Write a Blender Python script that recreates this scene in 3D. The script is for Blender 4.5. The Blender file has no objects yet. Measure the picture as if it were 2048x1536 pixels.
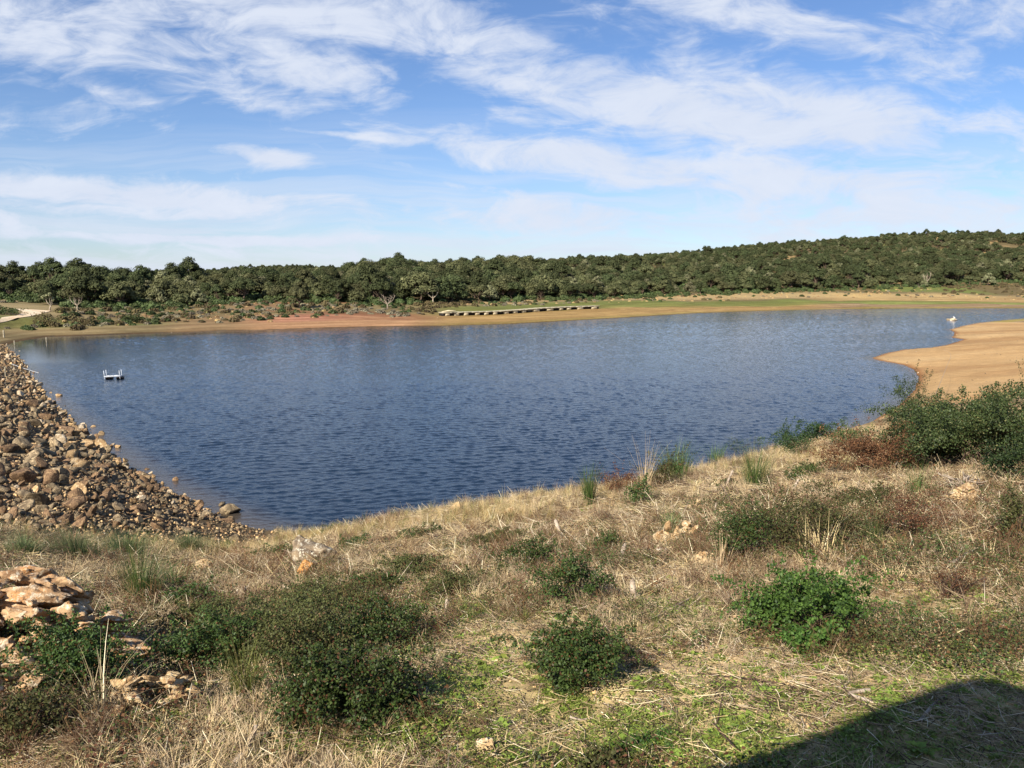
import bpy, math, random
import numpy as np
from mathutils import Vector, Matrix, noise as mnoise

# ------------------------------------------------------------------ camera, light, exposure
S = bpy.context.scene
COL = S.collection
rng = np.random.default_rng(11)
random.seed(5)
F, PITCH, CAMZ = 1538.0, math.radians(7.7), 10.0      # focal length in photo pixels, downward pitch, eye above the water
cam = bpy.data.cameras.new('camera'); camo = bpy.data.objects.new('camera', cam); COL.objects.link(camo)
camo.location = (0, 0, CAMZ); camo.rotation_euler = (math.pi / 2 - PITCH, 0, 0)
cam.sensor_width = 36; cam.lens = 36 * F / 2048; cam.clip_start = 0.05; cam.clip_end = 9000
S.camera = camo

SUN_EL, SUN_AZ = math.radians(36), math.radians(212)    # azimuth clockwise from the view direction (+Y): behind, to the left
sdir = Vector((math.sin(SUN_AZ) * math.cos(SUN_EL), math.cos(SUN_AZ) * math.cos(SUN_EL), math.sin(SUN_EL)))
sl = bpy.data.lights.new('sun', 'SUN'); sl.energy = 4.8; sl.angle = math.radians(0.55); sl.color = (1.0, 0.93, 0.82)
so = bpy.data.objects.new('sun', sl); COL.objects.link(so)
so.rotation_euler = sdir.to_track_quat('Z', 'Y').to_euler()
S.view_settings.view_transform = 'Standard'; S.view_settings.look = 'None'
S.view_settings.exposure = 0.8; S.view_settings.gamma = 1.0; S.view_settings.use_curve_mapping = False
S.cycles.max_bounces = 6; S.cycles.diffuse_bounces = 2; S.cycles.glossy_bounces = 3; S.cycles.transmission_bounces = 3
S.cycles.transparent_max_bounces = 6; S.cycles.caustics_reflective = False; S.cycles.caustics_refractive = False
S.cycles.use_denoising = True

def lin(c):
    c = np.asarray(c, float) / 255.0
    return np.where(c <= 0.04045, c / 12.92, ((c + 0.055) / 1.055) ** 2.4)

def P(u, v, y):
    """world point that the photo pixel (u, v) shows at ground distance y in front of the camera"""
    u, v, y = np.broadcast_arrays(np.asarray(u, float), np.asarray(v, float), np.asarray(y, float))
    a, b = (u - 1024) / F, -(v - 768) / F
    cp, sp = math.cos(PITCH), math.sin(PITCH)
    dy, dz = cp + b * sp, -sp + b * cp
    t = y / dy
    return np.stack([a * t, y, CAMZ + dz * t], -1)

def pix(p):
    p = np.asarray(p, float)
    cp, sp = math.cos(PITCH), math.sin(PITCH)
    x, y, z = p[..., 0], p[..., 1], p[..., 2] - CAMZ
    d = y * cp - z * sp; h = y * sp + z * cp
    d = np.where(np.abs(d) < 1e-6, 1e-6, d)
    return 1024 + F * x / d, 768 - F * h / d, d

# ------------------------------------------------------------------ node helper
class NT:
    def __init__(s, tree): s.t = tree; s.n = tree.nodes; s.l = tree.links; s.n.clear()
    def add(s, ty, **kw):
        n = s.n.new(ty)
        for k, v in kw.items():
            if k.startswith('i_'):
                key = k[2:]; key = int(key) if key.isdigit() else key.replace('_', ' ')
                s.set(n.inputs[key], v)
            else: setattr(n, k, v)
        return n
    def set(s, sock, v):
        if isinstance(v, bpy.types.NodeSocket): s.l.new(v, sock)
        elif isinstance(v, bpy.types.Node): s.l.new(v.outputs[0], sock)
        else: sock.default_value = v
    def math(s, op, a, b=0.0, c=None, clamp=False):
        n = s.n.new('ShaderNodeMath'); n.operation = op; n.use_clamp = clamp
        s.set(n.inputs[0], a); s.set(n.inputs[1], b)
        if c is not None: s.set(n.inputs[2], c)
        return n.outputs[0]
    def mix(s, fac, a, b, blend='MIX'):
        n = s.n.new('ShaderNodeMix'); n.data_type = 'RGBA'; n.blend_type = blend
        s.set(n.inputs[0], fac)
        for q, v in ((6, a), (7, b)):
            s.set(n.inputs[q], (*v, 1) if isinstance(v, (tuple, list, np.ndarray)) and len(v) == 3 else v)
        return n.outputs[2]
    def ramp(s, fac, lo, hi, a=0.0, b=1.0, smooth=True):
        n = s.n.new('ShaderNodeMapRange'); n.interpolation_type = 'SMOOTHSTEP' if smooth else 'LINEAR'
        s.set(n.inputs[0], fac); s.set(n.inputs[1], lo); s.set(n.inputs[2], hi); s.set(n.inputs[3], a); s.set(n.inputs[4], b)
        return n.outputs[0]
    def noise(s, vec, scale, detail=3, rough=0.55, dist=0.0):
        n = s.n.new('ShaderNodeTexNoise'); s.set(n.inputs['Vector'], vec)
        n.inputs['Scale'].default_value = scale; n.inputs['Detail'].default_value = detail
        n.inputs['Roughness'].default_value = rough; n.inputs['Distortion'].default_value = dist
        return n.outputs['Fac']
    def mapping(s, vec, scale=(1, 1, 1), rot=(0, 0, 0), loc=(0, 0, 0)):
        n = s.n.new('ShaderNodeMapping'); s.set(n.inputs['Vector'], vec)
        n.inputs['Scale'].default_value = scale; n.inputs['Rotation'].default_value = rot; n.inputs['Location'].default_value = loc
        return n.outputs[0]

# ------------------------------------------------------------------ sky with cirrus
W = bpy.data.worlds.new('World'); S.world = W; W.use_nodes = True
g = NT(W.node_tree)
sky = g.add('ShaderNodeTexSky', sky_type='NISHITA'); sky.sun_disc = False
sky.sun_elevation = SUN_EL; sky.sun_rotation = SUN_AZ; sky.air_density = 1.0; sky.dust_density = 0.3; sky.ozone_density = 2.5
tc = g.add('ShaderNodeTexCoord')
sep = g.add('ShaderNodeSeparateXYZ', i_0=tc.outputs['Generated'])
ay = g.math('MAXIMUM', g.math('ABSOLUTE', sep.outputs[1]), 0.12)
gx = g.math('DIVIDE', sep.outputs[0], ay); gz = g.math('DIVIDE', sep.outputs[2], ay)
gv = g.add('ShaderNodeCombineXYZ', i_0=gx, i_1=gz, i_2=g.math('MULTIPLY', g.math('LESS_THAN', sep.outputs[1], 0.0), 7.3)).outputs[0]
# slow warp so that no cloud edge is an ellipse
w1 = g.add('ShaderNodeTexNoise', i_Vector=g.mapping(gv, (2.6, 6.0, 1)), i_Scale=1.0, i_Detail=3.0, i_Roughness=0.55)
wv = g.add('ShaderNodeVectorMath', operation='SUBTRACT', i_0=w1.outputs['Color'], i_1=(0.5, 0.5, 0.5))
wv = g.add('ShaderNodeVectorMath', operation='MULTIPLY', i_0=wv, i_1=(0.20, 0.08, 0.0))
warp = g.add('ShaderNodeVectorMath', operation='ADD', i_0=gv, i_1=wv).outputs[0]
cov = None
for (u, v, a, b, tilt, w) in [
    (120, 70, 420, 80, 7, .95), (560, 15, 480, 62, 9, .9), (600, 135, 190, 62, 13, .95), (450, 205, 260, 34, 2, .75),
    (930, 50, 230, 46, 18, .85), (1450, 10, 300, 46, 12, .85), (1680, 80, 300, 66, 16, .75), (1960, 20, 240, 60, 5, .6),
    (975, 135, 110, 36, 12, .8), (1230, 170, 260, 66, 8, 1.0), (1500, 240, 480, 96, 9, 1.15), (1220, 335, 400, 44, 7, 1.05),
    (1650, 375, 430, 66, 4, .9), (1990, 275, 150, 56, 4, .6), (240, 380, 600, 30, 4, 1.15), (330, 415, 420, 22, 2, .9), (545, 325, 115, 22, 10, 1.15),
    (730, 287, 190, 11, 8, .75), (420, 474, 520, 16, 1, 1.1), (1050, 385, 200, 14, 6, .7), (60, 440, 260, 34, 2, .7),
    (1090, 430, 380, 46, 2, .95), (230, 212, 80, 22, 8, .8), (756, 146, 44, 12, 20, .8), (1350, 110, 60, 70, -50, .55),
    (1000, 505, 1700, 42, 0, .6), (1750, 430, 560, 80, 0, .85), (1100, 470, 400, 40, 0, .6), (1480, 280, 380, 90, 8, .65), (1780, 330, 280, 100, 6, .45), (1250, 450, 500, 50, 2, .6), (250, 60, 420, 120, 5, .62), (1030, 235, 110, 26, 30, .5), (700, 420, 300, 26, 3, .6)]:
    p = P(u, v, 1.0); cx, cz = p[0], p[2] - CAMZ
    m = g.add('ShaderNodeMapping', vector_type='TEXTURE', i_Vector=warp)
    m.inputs['Location'].default_value = (cx, cz, 0); m.inputs['Rotation'].default_value = (0, 0, -math.radians(tilt))
    m.inputs['Scale'].default_value = (a / F, b / F, 1e6)
    ln = g.add('ShaderNodeVectorMath', operation='LENGTH', i_0=m).outputs['Value']
    e = g.ramp(ln, 0.15, 1.6, w, 0.0)
    cov = e if cov is None else g.math('SMOOTH_MAX', cov, e, 0.25)
tilted = g.mapping(warp, (3.4, 11.0, 1), (0, 0, math.radians(9)))
n1 = g.noise(tilted, 1.9, 8, 0.64, 0.7)
n2 = g.noise(g.mapping(warp, (10, 22, 1), (0, 0, math.radians(-20))), 1.6, 5, 0.6, 0.6)
nn = g.math('ADD', g.math('MULTIPLY', n1, 0.62), g.math('MULTIPLY', n2, 0.38))
dens = g.math('ADD', cov, g.math('MULTIPLY', g.math('SUBTRACT', nn, 0.5), 3.3))
dens = g.ramp(dens, 0.10, 1.15, 0.0, 0.95)
# thin veil towards the horizon
n3 = g.noise(g.mapping(warp, (1.3, 24, 1), (0, 0, math.radians(2))), 1.5, 6, .6, .3)
veil = g.math('MULTIPLY', g.ramp(gz, 0.0, 0.26, 0.85, 0.0), g.ramp(n3, .40, .62, .25, 1.0))
dens = g.math('MAXIMUM', dens, veil)
cloudc = g.mix(n1, (5.0, 5.6, 6.9), (6.7, 7.1, 7.9))
tint = g.mix(1.0, sky.outputs[0], (0.74, 0.86, 1.08), 'MULTIPLY')
colr = g.mix(dens, tint, cloudc)
bg = g.add('ShaderNodeBackground', i_Color=colr, i_Strength=0.072)
g.add('ShaderNodeOutputWorld', i_Surface=bg)

# ------------------------------------------------------------------ numpy noise
def _h(ix, iy, seed):
    n = (ix.astype(np.int64) * 374761393 + iy.astype(np.int64) * 668265263 + seed * 974634777) & 0x7fffffff
    n = ((n ^ (n >> 13)) * 1274126177) & 0x7fffffff
    n = (n ^ (n >> 16)) & 0xffff
    return n / 65535.0
def vnoise(x, y, seed=0):
    ix, iy = np.floor(x), np.floor(y); fx, fy = x - ix, y - iy
    fx = fx * fx * (3 - 2 * fx); fy = fy * fy * (3 - 2 * fy)
    a, b, c, d = _h(ix, iy, seed), _h(ix + 1, iy, seed), _h(ix, iy + 1, seed), _h(ix + 1, iy + 1, seed)
    return (a * (1 - fx) + b * fx) * (1 - fy) + (c * (1 - fx) + d * fx) * fy
def fbm(x, y, seed=0, octaves=4):
    s, a, t = 0, 1, 0
    for k in range(octaves):
        s = s + a * vnoise(x * 2 ** k + 17.3 * k, y * 2 ** k - 9.1 * k, seed + k); t += a; a *= 0.5
    return s / t - 0.5

# ------------------------------------------------------------------ the lake outline and the lie of the land
def shore_pt(u, v=None, y=None):
    if y is None:
        q = P(u, v, 1.0); t = CAMZ / (CAMZ - q[2]); return (q[0] * t, t)
    return (((u - 1024) / F) * y * 1.02, y)
def polar(az, r): return (math.sin(math.radians(az)) * r, math.cos(math.radians(az)) * r)
LAKE = [shore_pt(*p) for p in [
    (545, 1075), (500, 1062), (470, 1052), (430, 1030), (380, 1003), (330, 980), (270, 945), (215, 905), (170, 865), (130, 830),
    (95, 795), (65, 760), (58, 740), (45, 722), (25, 705), (10, 692), (30, 684), (60, 679), (100, 673), (180, 671), (254, 668), (380, 664), (440, 661), (520, 660),
    (640, 656), (754, 653), (881, 652), (1020, 648), (1130, 642), (1254, 635), (1381, 627), (1500, 622.5), (1620, 619.5),
    (1700, 618), (1800, 617.2), (1900, 616.8), (2048, 616.6)]]
LAKE += [polar(39, 330), polar(47, 330), polar(47, 200)]
LAKE += [shore_pt(*p) for p in [
    (2160, 637), (2048, 637), (2000, 641), (1955, 646), (1925, 652), (1899, 659), (1909, 665), (1907, 671), (1903, 675), (1928, 679), (1909, 685), (1890, 691),
    (1860, 695.5), (1808, 699), (1773, 706), (1743, 716), (1760, 721), (1781, 725), (1808, 730), (1829, 740), (1838, 755), (1830, 780),
    (1800, 810), (1765, 830), (1735, 850), (1700, 868)]]
LAKE += [shore_pt(u, y=y) for u, y in [(1620, 45), (1500, 40), (1380, 36), (1260, 33), (1140, 30), (1024, 28.5), (870, 27.5), (760, 27.5), (650, 28)]]
LAKE = np.array(LAKE)

def lake_sd(x, y):
    """distance to the shoreline, positive on land"""
    x = np.asarray(x, float); y = np.asarray(y, float)
    best = np.full(x.shape, 1e18); inside = np.zeros(x.shape, bool)
    n = len(LAKE)
    for i in range(n):
        ax, ay_ = LAKE[i]; bx, by = LAKE[(i + 1) % n]
        ex, ey = bx - ax, by - ay_
        t = np.clip(((x - ax) * ex + (y - ay_) * ey) / (ex * ex + ey * ey), 0, 1)
        d = (x - ax - t * ex) ** 2 + (y - ay_ - t * ey) ** 2
        best = np.minimum(best, d)
        c = ((ay_ > y) != (by > y)) & (x < (bx - ax) * (y - ay_) / (by - ay_ + 1e-12) + ax)
        inside ^= c
    d = np.sqrt(best)
    return np.where(inside, -d, d)

# control points of the land: photo column, photo row, ground distance
CTRL = [
    (0, 1536, 3.8), (0, 1300, 6), (0, 1120, 10), (0, 1060, 16), (0, 950, 24), (0, 850, 34), (0, 750, 60), (0, 705, 90), (-300, 850, 30), (-300, 700, 80),
    (-300, 1060, 15), (-300, 1400, 5), (250, 1536, 3.8), (250, 1400, 4.8), (250, 1280, 6.9), (250, 1150, 10.5), (250, 1080, 18), (250, 1000, 25),
    (560, 1536, 3.8), (560, 1300, 5.8), (560, 1200, 7.9), (560, 1130, 13), (560, 1100, 18), (480, 1090, 24),
    (800, 1536, 3.8), (800, 1300, 5.7), (800, 1180, 8.4), (800, 1090, 13.5), (800, 1045, 19),
    (1024, 1536, 3.8), (1024, 1300, 5.6), (1024, 1200, 7.2), (1024, 1100, 11), (1024, 1040, 16), (1024, 1008, 20),
    (1300, 1536, 3.8), (1300, 1300, 5.5), (1300, 1150, 8), (1300, 1050, 12), (1300, 990, 16), (1260, 965, 21),
    (1500, 930, 22), (1700, 1536, 3.8), (1700, 1300, 5.4), (1700, 1100, 8.5), (1700, 1000, 12), (1700, 930, 18), (1650, 895, 25),
    (2048, 1536, 3.8), (2048, 1300, 5.4), (2048, 1000, 11), (2048, 910, 16), (1900, 915, 19), (2048, 870, 25), (2400, 1300, 5.3), (2400, 950, 14),
    (0, 650, 135), (0, 632, 145), (60, 622, 160), (0, 600, 190), (0, 575, 260), (-300, 600, 190), (-300, 575, 260),
    (250, 640, 165), (250, 618, 187), (250, 590, 222), (250, 576, 265), (500, 635, 175), (500, 607, 202), (500, 575, 270),
    (750, 630, 187), (750, 603, 216), (750, 570, 300), (750, 552, 380), (890, 632, 188), (1000, 627, 200), (1200, 619, 225), (1000, 600, 250), (1000, 565, 350),
    (1000, 540, 480), (1000, 535, 650), (1250, 612, 250), (1250, 595, 290), (1250, 560, 400), (1250, 533, 550), (1250, 524, 720),
    (1500, 602, 300), (1500, 583, 340), (1500, 541, 500), (1500, 509, 740), (1500, 500, 900), (1750, 601, 310), (1750, 579, 360), (1750, 541, 480),
    (1750, 505, 750), (1750, 481, 1000), (1900, 599, 320), (1900, 576, 370), (1900, 533, 500), (1900, 497, 750), (1900, 471, 1000),
    (2100, 599, 320), (2100, 576, 370), (2100, 533, 500), (2100, 502, 750), (2100, 477, 1000)]
CZ = [(0, 420, 5), (250, 430, 4.5), (500, 420, 5), (0, 1000, 12), (300, 1000, 14), (600, 1000, 22), (620, 700, 9), (750, 700, 9), (1000, 1100, 20), (1250, 1200, 22),
      (1500, 1400, 40), (1750, 1500, 50), (2048, 1500, 50), (0, 2500, 5), (700, 2500, 5), (1400, 2800, 10), (2048, 2800, 10),
      (2000, 90, 1.0), (2100, 110, 1.2), (1950, 120, .6), (1900, 75, .8), (1900, 40, 3.4), (1900, 58, 1.5), (2100, 40, 4.2), (2100, 60, 2.2), (2300, 90, 2.5),
      (1024, 1.2, 7.45), (0, 1.2, 7.5), (2048, 1.2, 7.45), (2300, 280, 1.5)]
cp = np.array([P(*c) for c in CTRL] + [(((u - 1024) / F) * y * 1.01, y, z) for u, y, z in CZ])
def polar_uv(x, y): return np.arctan2(x, y) * 2.2, np.log(np.hypot(x, y) + 1e-9)
TPA, TPL = polar_uv(cp[:, 0], cp[:, 1])
def _tps(r2): return 0.5 * r2 * np.log(r2 + 1e-12)
TPN = len(cp)
K = _tps((TPA[:, None] - TPA[None]) ** 2 + (TPL[:, None] - TPL[None]) ** 2) + np.eye(TPN) * 2e-3
Pm = np.stack([np.ones(TPN), TPA, TPL], 1)
A = np.block([[K, Pm], [Pm.T, np.zeros((3, 3))]])
# heights as seen from the eye: fit the slope (z - eye) / r, which keeps the picture exact at every range
rr = np.hypot(cp[:, 0], cp[:, 1])
TPW = np.linalg.solve(A, np.concatenate([(cp[:, 2] - CAMZ) / rr, np.zeros(3)]))
def smooth(t): t = np.clip(t, 0, 1); return t * t * (3 - 2 * t)
def H(x, y, detail=True):
    x = np.asarray(x, float); y = np.asarray(y, float); shp = x.shape
    x = x.ravel(); y = y.ravel()
    r = np.hypot(x, y); az = np.arctan2(x, y)
    azc = np.clip(az, -0.78, 0.78) * 2.2; L = np.log(np.clip(r, 1.2, 4000))
    out = np.empty(len(x))
    for s in range(0, len(x), 60000):
        e = slice(s, s + 60000)
        k = _tps((azc[e, None] - TPA) ** 2 + (L[e, None] - TPL) ** 2)
        out[e] = k @ TPW[:TPN] + TPW[TPN] + TPW[TPN + 1] * azc[e] + TPW[TPN + 2] * L[e]
    z = CAMZ + out * np.clip(r, 1.2, 4000)
    back = smooth((np.abs(az) - 1.0) / 0.8)
    z = z * (1 - back) + 7.4 * back
    sd = lake_sd(x, y)
    far = smooth((r - 60) / 60)
    if detail:
        amp = 0.11 + 0.07 * smooth((r - 6) / 20) + 0.5 * smooth((r - 160) / 200) + 2.5 * smooth((r - 500) / 400)
        size = 0.9 + 1.2 * smooth((r - 6) / 20) + 8 * smooth((r - 140) / 80) + 30 * smooth((r - 400) / 300)
        z = z + amp * ((fbm(x / 1.1, y / 1.1, 3) + .35 * fbm(x / .32, y / .32, 5)) * (1 - smooth((r - 30) / 60)) * 2 + fbm(x / 14, y / 14, 9) * smooth((r - 60) / 90) * 2)
    z = np.maximum(z, 0.02 + 0.03 * np.minimum(sd, 40))
    cap = sd * (0.55 * (1 - far) + 0.10 * far) + 0.02 + np.maximum(sd - 12, 0) * far
    z = np.minimum(z, np.maximum(cap, 0.02))
    z = np.where(sd < 0, np.maximum(-0.12 * (-sd) - 0.02, -3.0), z)
    return z.reshape(shp)

def hit(u, v, y0=2.0, y1=1400.0):
    """first ground (or water) point along the photo ray (u, v)"""
    ys = np.exp(np.linspace(math.log(y0), math.log(y1), 900))
    p = P(u, v, ys)
    dz = p[:, 2] - np.maximum(H(p[:, 0], p[:, 1]), 0)
    i = np.argmax(dz < 0)
    if dz[i] >= 0: return p[-1]
    if i == 0: return p[0]
    t = dz[i - 1] / (dz[i - 1] - dz[i]); y = ys[i - 1] + t * (ys[i] - ys[i - 1])
    return P(u, v, y)

# ------------------------------------------------------------------ mesh helpers
def mesh_np(name, V, faces, mats=(), smoothf=False, fmat=None, attrs=None):
    """faces: list of (n,k) index arrays"""
    me = bpy.data.meshes.new(name)
    V = np.asarray(V, np.float32)
    faces = [np.asarray(f, np.int32) for f in faces if len(f)]
    me.vertices.add(len(V)); me.vertices.foreach_set('co', V.ravel())
    tot = sum(f.size for f in faces); nf = sum(len(f) for f in faces)
    me.loops.add(tot); me.loops.foreach_set('vertex_index', np.concatenate([f.ravel() for f in faces]))
    me.polygons.add(nf)
    sizes = np.concatenate([np.full(len(f), f.shape[1], np.int32) for f in faces])
    starts = np.concatenate([[0], np.cumsum(sizes)[:-1]]).astype(np.int32)
    me.polygons.foreach_set('loop_start', starts)
    try: me.polygons.foreach_set('loop_total', sizes)
    except Exception: pass
    if smoothf: me.polygons.foreach_set('use_smooth', np.ones(nf, bool))
    for m in mats: me.materials.append(m)
    if fmat is not None: me.polygons.foreach_set('material_index', np.asarray(fmat, np.int32))
    for k, (ty, dom, data) in (attrs or {}).items():
        at = me.attributes.new(k, ty, dom)
        at.data.foreach_set('color' if 'COLOR' in ty else ('vector' if ty == 'FLOAT_VECTOR' else 'value'), np.asarray(data).ravel())
    me.update(calc_edges=True); me.validate()
    return me
def link(name, me, parent=None, loc=(0, 0, 0), rz=0.0, scale=None):
    o = bpy.data.objects.new(name, me); COL.objects.link(o)
    o.location = loc; o.rotation_euler = (0, 0, rz)
    if scale is not None: o.scale = (scale,) * 3 if np.isscalar(scale) else scale
    if parent: o.parent = parent
    return o
def tag(o, label=None, cat=None, group=None, kind=None):
    if label: o['label'] = label
    if cat: o['category'] = cat
    if group: o['group'] = group
    if kind: o['kind'] = kind
    return o
def thing(name, label, cat, loc=(0, 0, 0), rz=0.0, group=None):
    return tag(link(name, None, None, loc, rz), label, cat, group)

class Geo:
    """collects pieces of one part"""
    def __init__(s): s.V = []; s.T = []; s.Q = []; s.n = 0; s.R = []
    def add(s, V, T=None, Q=None, rnd=None):
        V = np.asarray(V, float); s.V.append(V)
        if T is not None and len(T): s.T.append(np.asarray(T) + s.n)
        if Q is not None and len(Q): s.Q.append(np.asarray(Q) + s.n)
        s.R.append(np.full(len(V), 0.5) if rnd is None else np.broadcast_to(rnd, (len(V),)).astype(float)); s.n += len(V)
    def tube(s, pts, rad, k=5, rnd=None):
        pts = np.asarray(pts, float); m = len(pts); rad = np.broadcast_to(rad, (m,))
        tan = np.gradient(pts, axis=0); tan /= np.linalg.norm(tan, axis=1)[:, None] + 1e-9
        ref = np.array([0, 0, 1.0]) if abs(tan[0, 2]) < .9 else np.array([1.0, 0, 0])
        a = np.cross(tan, ref); a /= np.linalg.norm(a, axis=1)[:, None] + 1e-9
        b = np.cross(tan, a); th = np.arange(k) * 2 * math.pi / k
        V = pts[:, None] + rad[:, None, None] * (np.cos(th)[None, :, None] * a[:, None] + np.sin(th)[None, :, None] * b[:, None])
        i = np.arange(m - 1)[:, None] * k; j = np.arange(k)[None]; j2 = (j + 1) % k
        Q = np.stack([i + j, i + j2, i + k + j2, i + k + j], -1).reshape(-1, 4)
        V = np.concatenate([V.reshape(-1, 3), pts[-1:]]); T = np.array([[(m - 1) * k + q, (m - 1) * k + (q + 1) % k, m * k] for q in range(k)])
        s.add(V, T, Q, rnd)
    def box(s, c, size, rz=0.0, bev=0.0):
        x, y, z = [q / 2 for q in size]; b = bev
        ring = [(-x + b, -y), (x - b, -y), (x, -y + b), (x, y - b), (x - b, y), (-x + b, y), (-x, y - b), (-x, -y + b)] if b else [(-x, -y), (x, -y), (x, y), (-x, y)]
        n = len(ring); ca_, sa = math.cos(rz), math.sin(rz)
        V = []
        for zz, f in ((-z, 1), (z - b, 1), (z, (1 - b / max(x, y)) if b else 1))[:3 if b else 2] if b else ((-z, 1), (z, 1)):
            V += [((px * ca_ - py * sa) * f + c[0], (px * sa + py * ca_) * f + c[1], zz + c[2]) for px, py in ring]
        lv = len(V) // n
        Q = [(l * n + i, l * n + (i + 1) % n, (l + 1) * n + (i + 1) % n, (l + 1) * n + i) for l in range(lv - 1) for i in range(n)]
        V += [(c[0], c[1], z + c[2]), (c[0], c[1], -z + c[2])]
        T = [((lv - 1) * n + i, (lv - 1) * n + (i + 1) % n, lv * n) for i in range(n)] + [((i + 1) % n, i, lv * n + 1) for i in range(n)]
        s.add(V, T, Q)
    def mesh(s, name, mats, smoothf=False):
        T = np.concatenate(s.T) if s.T else np.zeros((0, 3), int); Q = np.concatenate(s.Q) if s.Q else np.zeros((0, 4), int)
        return mesh_np(name, np.concatenate(s.V), [T, Q], mats if isinstance(mats, (list, tuple)) else (mats,), smoothf,
                       attrs={'rnd': ('FLOAT', 'POINT', np.concatenate(s.R))})

def norm(a): return a / (np.linalg.norm(a, axis=-1, keepdims=True) + 1e-9)
def frames(d, nrm):
    """rotation matrices with y axis along d and z axis near nrm"""
    y = norm(d); x = norm(np.cross(y, nrm)); z = np.cross(x, y)
    return np.stack([x, y, z], -1)
def scatter(G, TV, TT, pos, R, sc, rnd=None):
    TV = np.asarray(TV, float); TT = np.asarray(TT)
    n, k = len(pos), len(TV)
    sc = np.broadcast_to(np.asarray(sc, float).reshape(len(np.atleast_1d(sc)), -1), (n, 1 if np.ndim(sc) < 2 else 3))
    V = np.einsum('nij,nkj->nki', R, TV[None] * sc[:, None]) + pos[:, None]
    T = (TT[None] + np.arange(n)[:, None, None] * k).reshape(-1, TT.shape[1])
    r = np.repeat(rng.random(n) if rnd is None else rnd, k)
    if TT.shape[1] == 3: G.add(V.reshape(-1, 3), T, None, r)
    else: G.add(V.reshape(-1, 3), None, T, r)
LEAF = np.array([(0, 0, 0), (-.34, .42, .07), (.34, .42, .07), (0, .5, 0), (0, 1, -.1)]); LEAFT = np.array([(0, 3, 1), (0, 2, 3), (1, 3, 4), (3, 2, 4)])
CLUMP = np.array([(-.5, -.35, 0), (.05, -.5, .12), (.5, -.1, -.05), (.3, .45, .1), (-.3, .42, -.06)]); CLUMPT = np.array([(0, 1, 2), (0, 2, 3), (0, 3, 4)])
def randdir(n):
    v = rng.normal(size=(n, 3)); return norm(v)

# ------------------------------------------------------------------ materials
def new_mat(name):
    m = bpy.data.materials.new(name); m.use_nodes = True; return m, NT(m.node_tree)
def leaf_mat(name, c1, c2, c3=None, transl=0.25, rough=0.55, spec=0.35):
    """leaf colour drawn per leaf (attribute rnd) and per plant (object random)"""
    m, g = new_mat(name)
    at = g.add('ShaderNodeAttribute', attribute_name='rnd').outputs['Fac']
    oi = g.add('ShaderNodeObjectInfo').outputs['Random']
    c = g.mix(at, tuple(c1), tuple(c2))
    if c3 is not None: c = g.mix(g.ramp(at, 0.86, 0.95), c, tuple(c3))
    hs = g.add('ShaderNodeHueSaturation', i_Color=c, i_Hue=g.ramp(oi, 0, 1, 0.485, 0.512, False), i_Value=g.ramp(oi, 0, 1, 0.75, 1.25, False))
    hs.inputs['Saturation'].default_value = 1.0
    b = g.add('ShaderNodeBsdfPrincipled', i_Base_Color=hs, i_Roughness=rough); b.inputs['Specular IOR Level'].default_value = spec
    t = g.add('ShaderNodeBsdfTranslucent', i_Color=hs)
    x = g.add('ShaderNodeMixShader', i_0=transl, i_1=b, i_2=t)
    g.add('ShaderNodeOutputMaterial', i_Surface=x)
    return m
def plain_mat(name, c1, c2=None, scale=6.0, rough=0.8, bump=0.3, c3=None, spec=0.3, objrand=0.0, bscale=None):
    m, g = new_mat(name)
    tc = g.add('ShaderNodeTexCoord').outputs['Object']
    oi = g.add('ShaderNodeObjectInfo').outputs['Random']
    off = g.add('ShaderNodeVectorMath', operation='SCALE', i_0=(37.0, 11.0, 5.0), i_Scale=oi)
    v = g.add('ShaderNodeVectorMath', operation='ADD', i_0=tc, i_1=off).outputs[0]
    n = g.noise(v, scale, 6, 0.6, 0.4)
    c = g.mix(g.ramp(n, 0.35, 0.65), tuple(c1), tuple(c2 if c2 is not None else c1))
    if c3 is not None: c = g.mix(g.ramp(g.noise(v, scale * 2.3, 6, 0.65, 0.8), 0.53, 0.62), c, tuple(c3))
    if objrand: c = g.add('ShaderNodeHueSaturation', i_Color=c, i_Value=g.ramp(oi, 0, 1, 1 - objrand, 1 + objrand, False)).outputs[0]
    b = g.add('ShaderNodeBsdfPrincipled', i_Base_Color=c, i_Roughness=rough); b.inputs['Specular IOR Level'].default_value = spec
    if bump:
        bn = g.add('ShaderNodeBump', i_Strength=bump, i_Height=g.noise(v, (bscale or scale * 4), 8, 0.65)); bn.inputs['Distance'].default_value = 0.25 / (bscale or scale * 4) * 4
        g.set(b.inputs['Normal'], bn)
    g.add('ShaderNodeOutputMaterial', i_Surface=b)
    return m

# ------------------------------------------------------------------ ground sheet
fa = np.radians(np.arange(-42, 42.01, 0.14))
ca_ = np.radians(np.concatenate([np.arange(44, 90, 2.0), np.arange(90, 270, 6.0), np.arange(270, 318, 2.0)]))
AZ = np.concatenate([fa, ca_])
RD = np.concatenate([[0.6, 1.2, 1.8, 2.4], np.exp(np.arange(math.log(2.8), math.log(60), 0.0052)), np.exp(np.arange(math.log(60), math.log(420), 0.0065)), np.exp(np.arange(math.log(420), math.log(3500), 0.02))])
na, nr = len(AZ), len(RD)
GX = np.sin(AZ)[None] * RD[:, None]; GY = np.cos(AZ)[None] * RD[:, None]
GZ = H(GX, GY)
gu, gvv, gd = pix(np.stack([GX, GY, GZ], -1))
SD = lake_sd(GX, GY); RG = np.hypot(GX, GY)
def blend(c, new, w): return c * (1 - w[..., None]) + np.asarray(new) * w[..., None]
A8 = 0.88      # photo brightness to surface colour
def alb(*c): return lin(c) * A8
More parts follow.
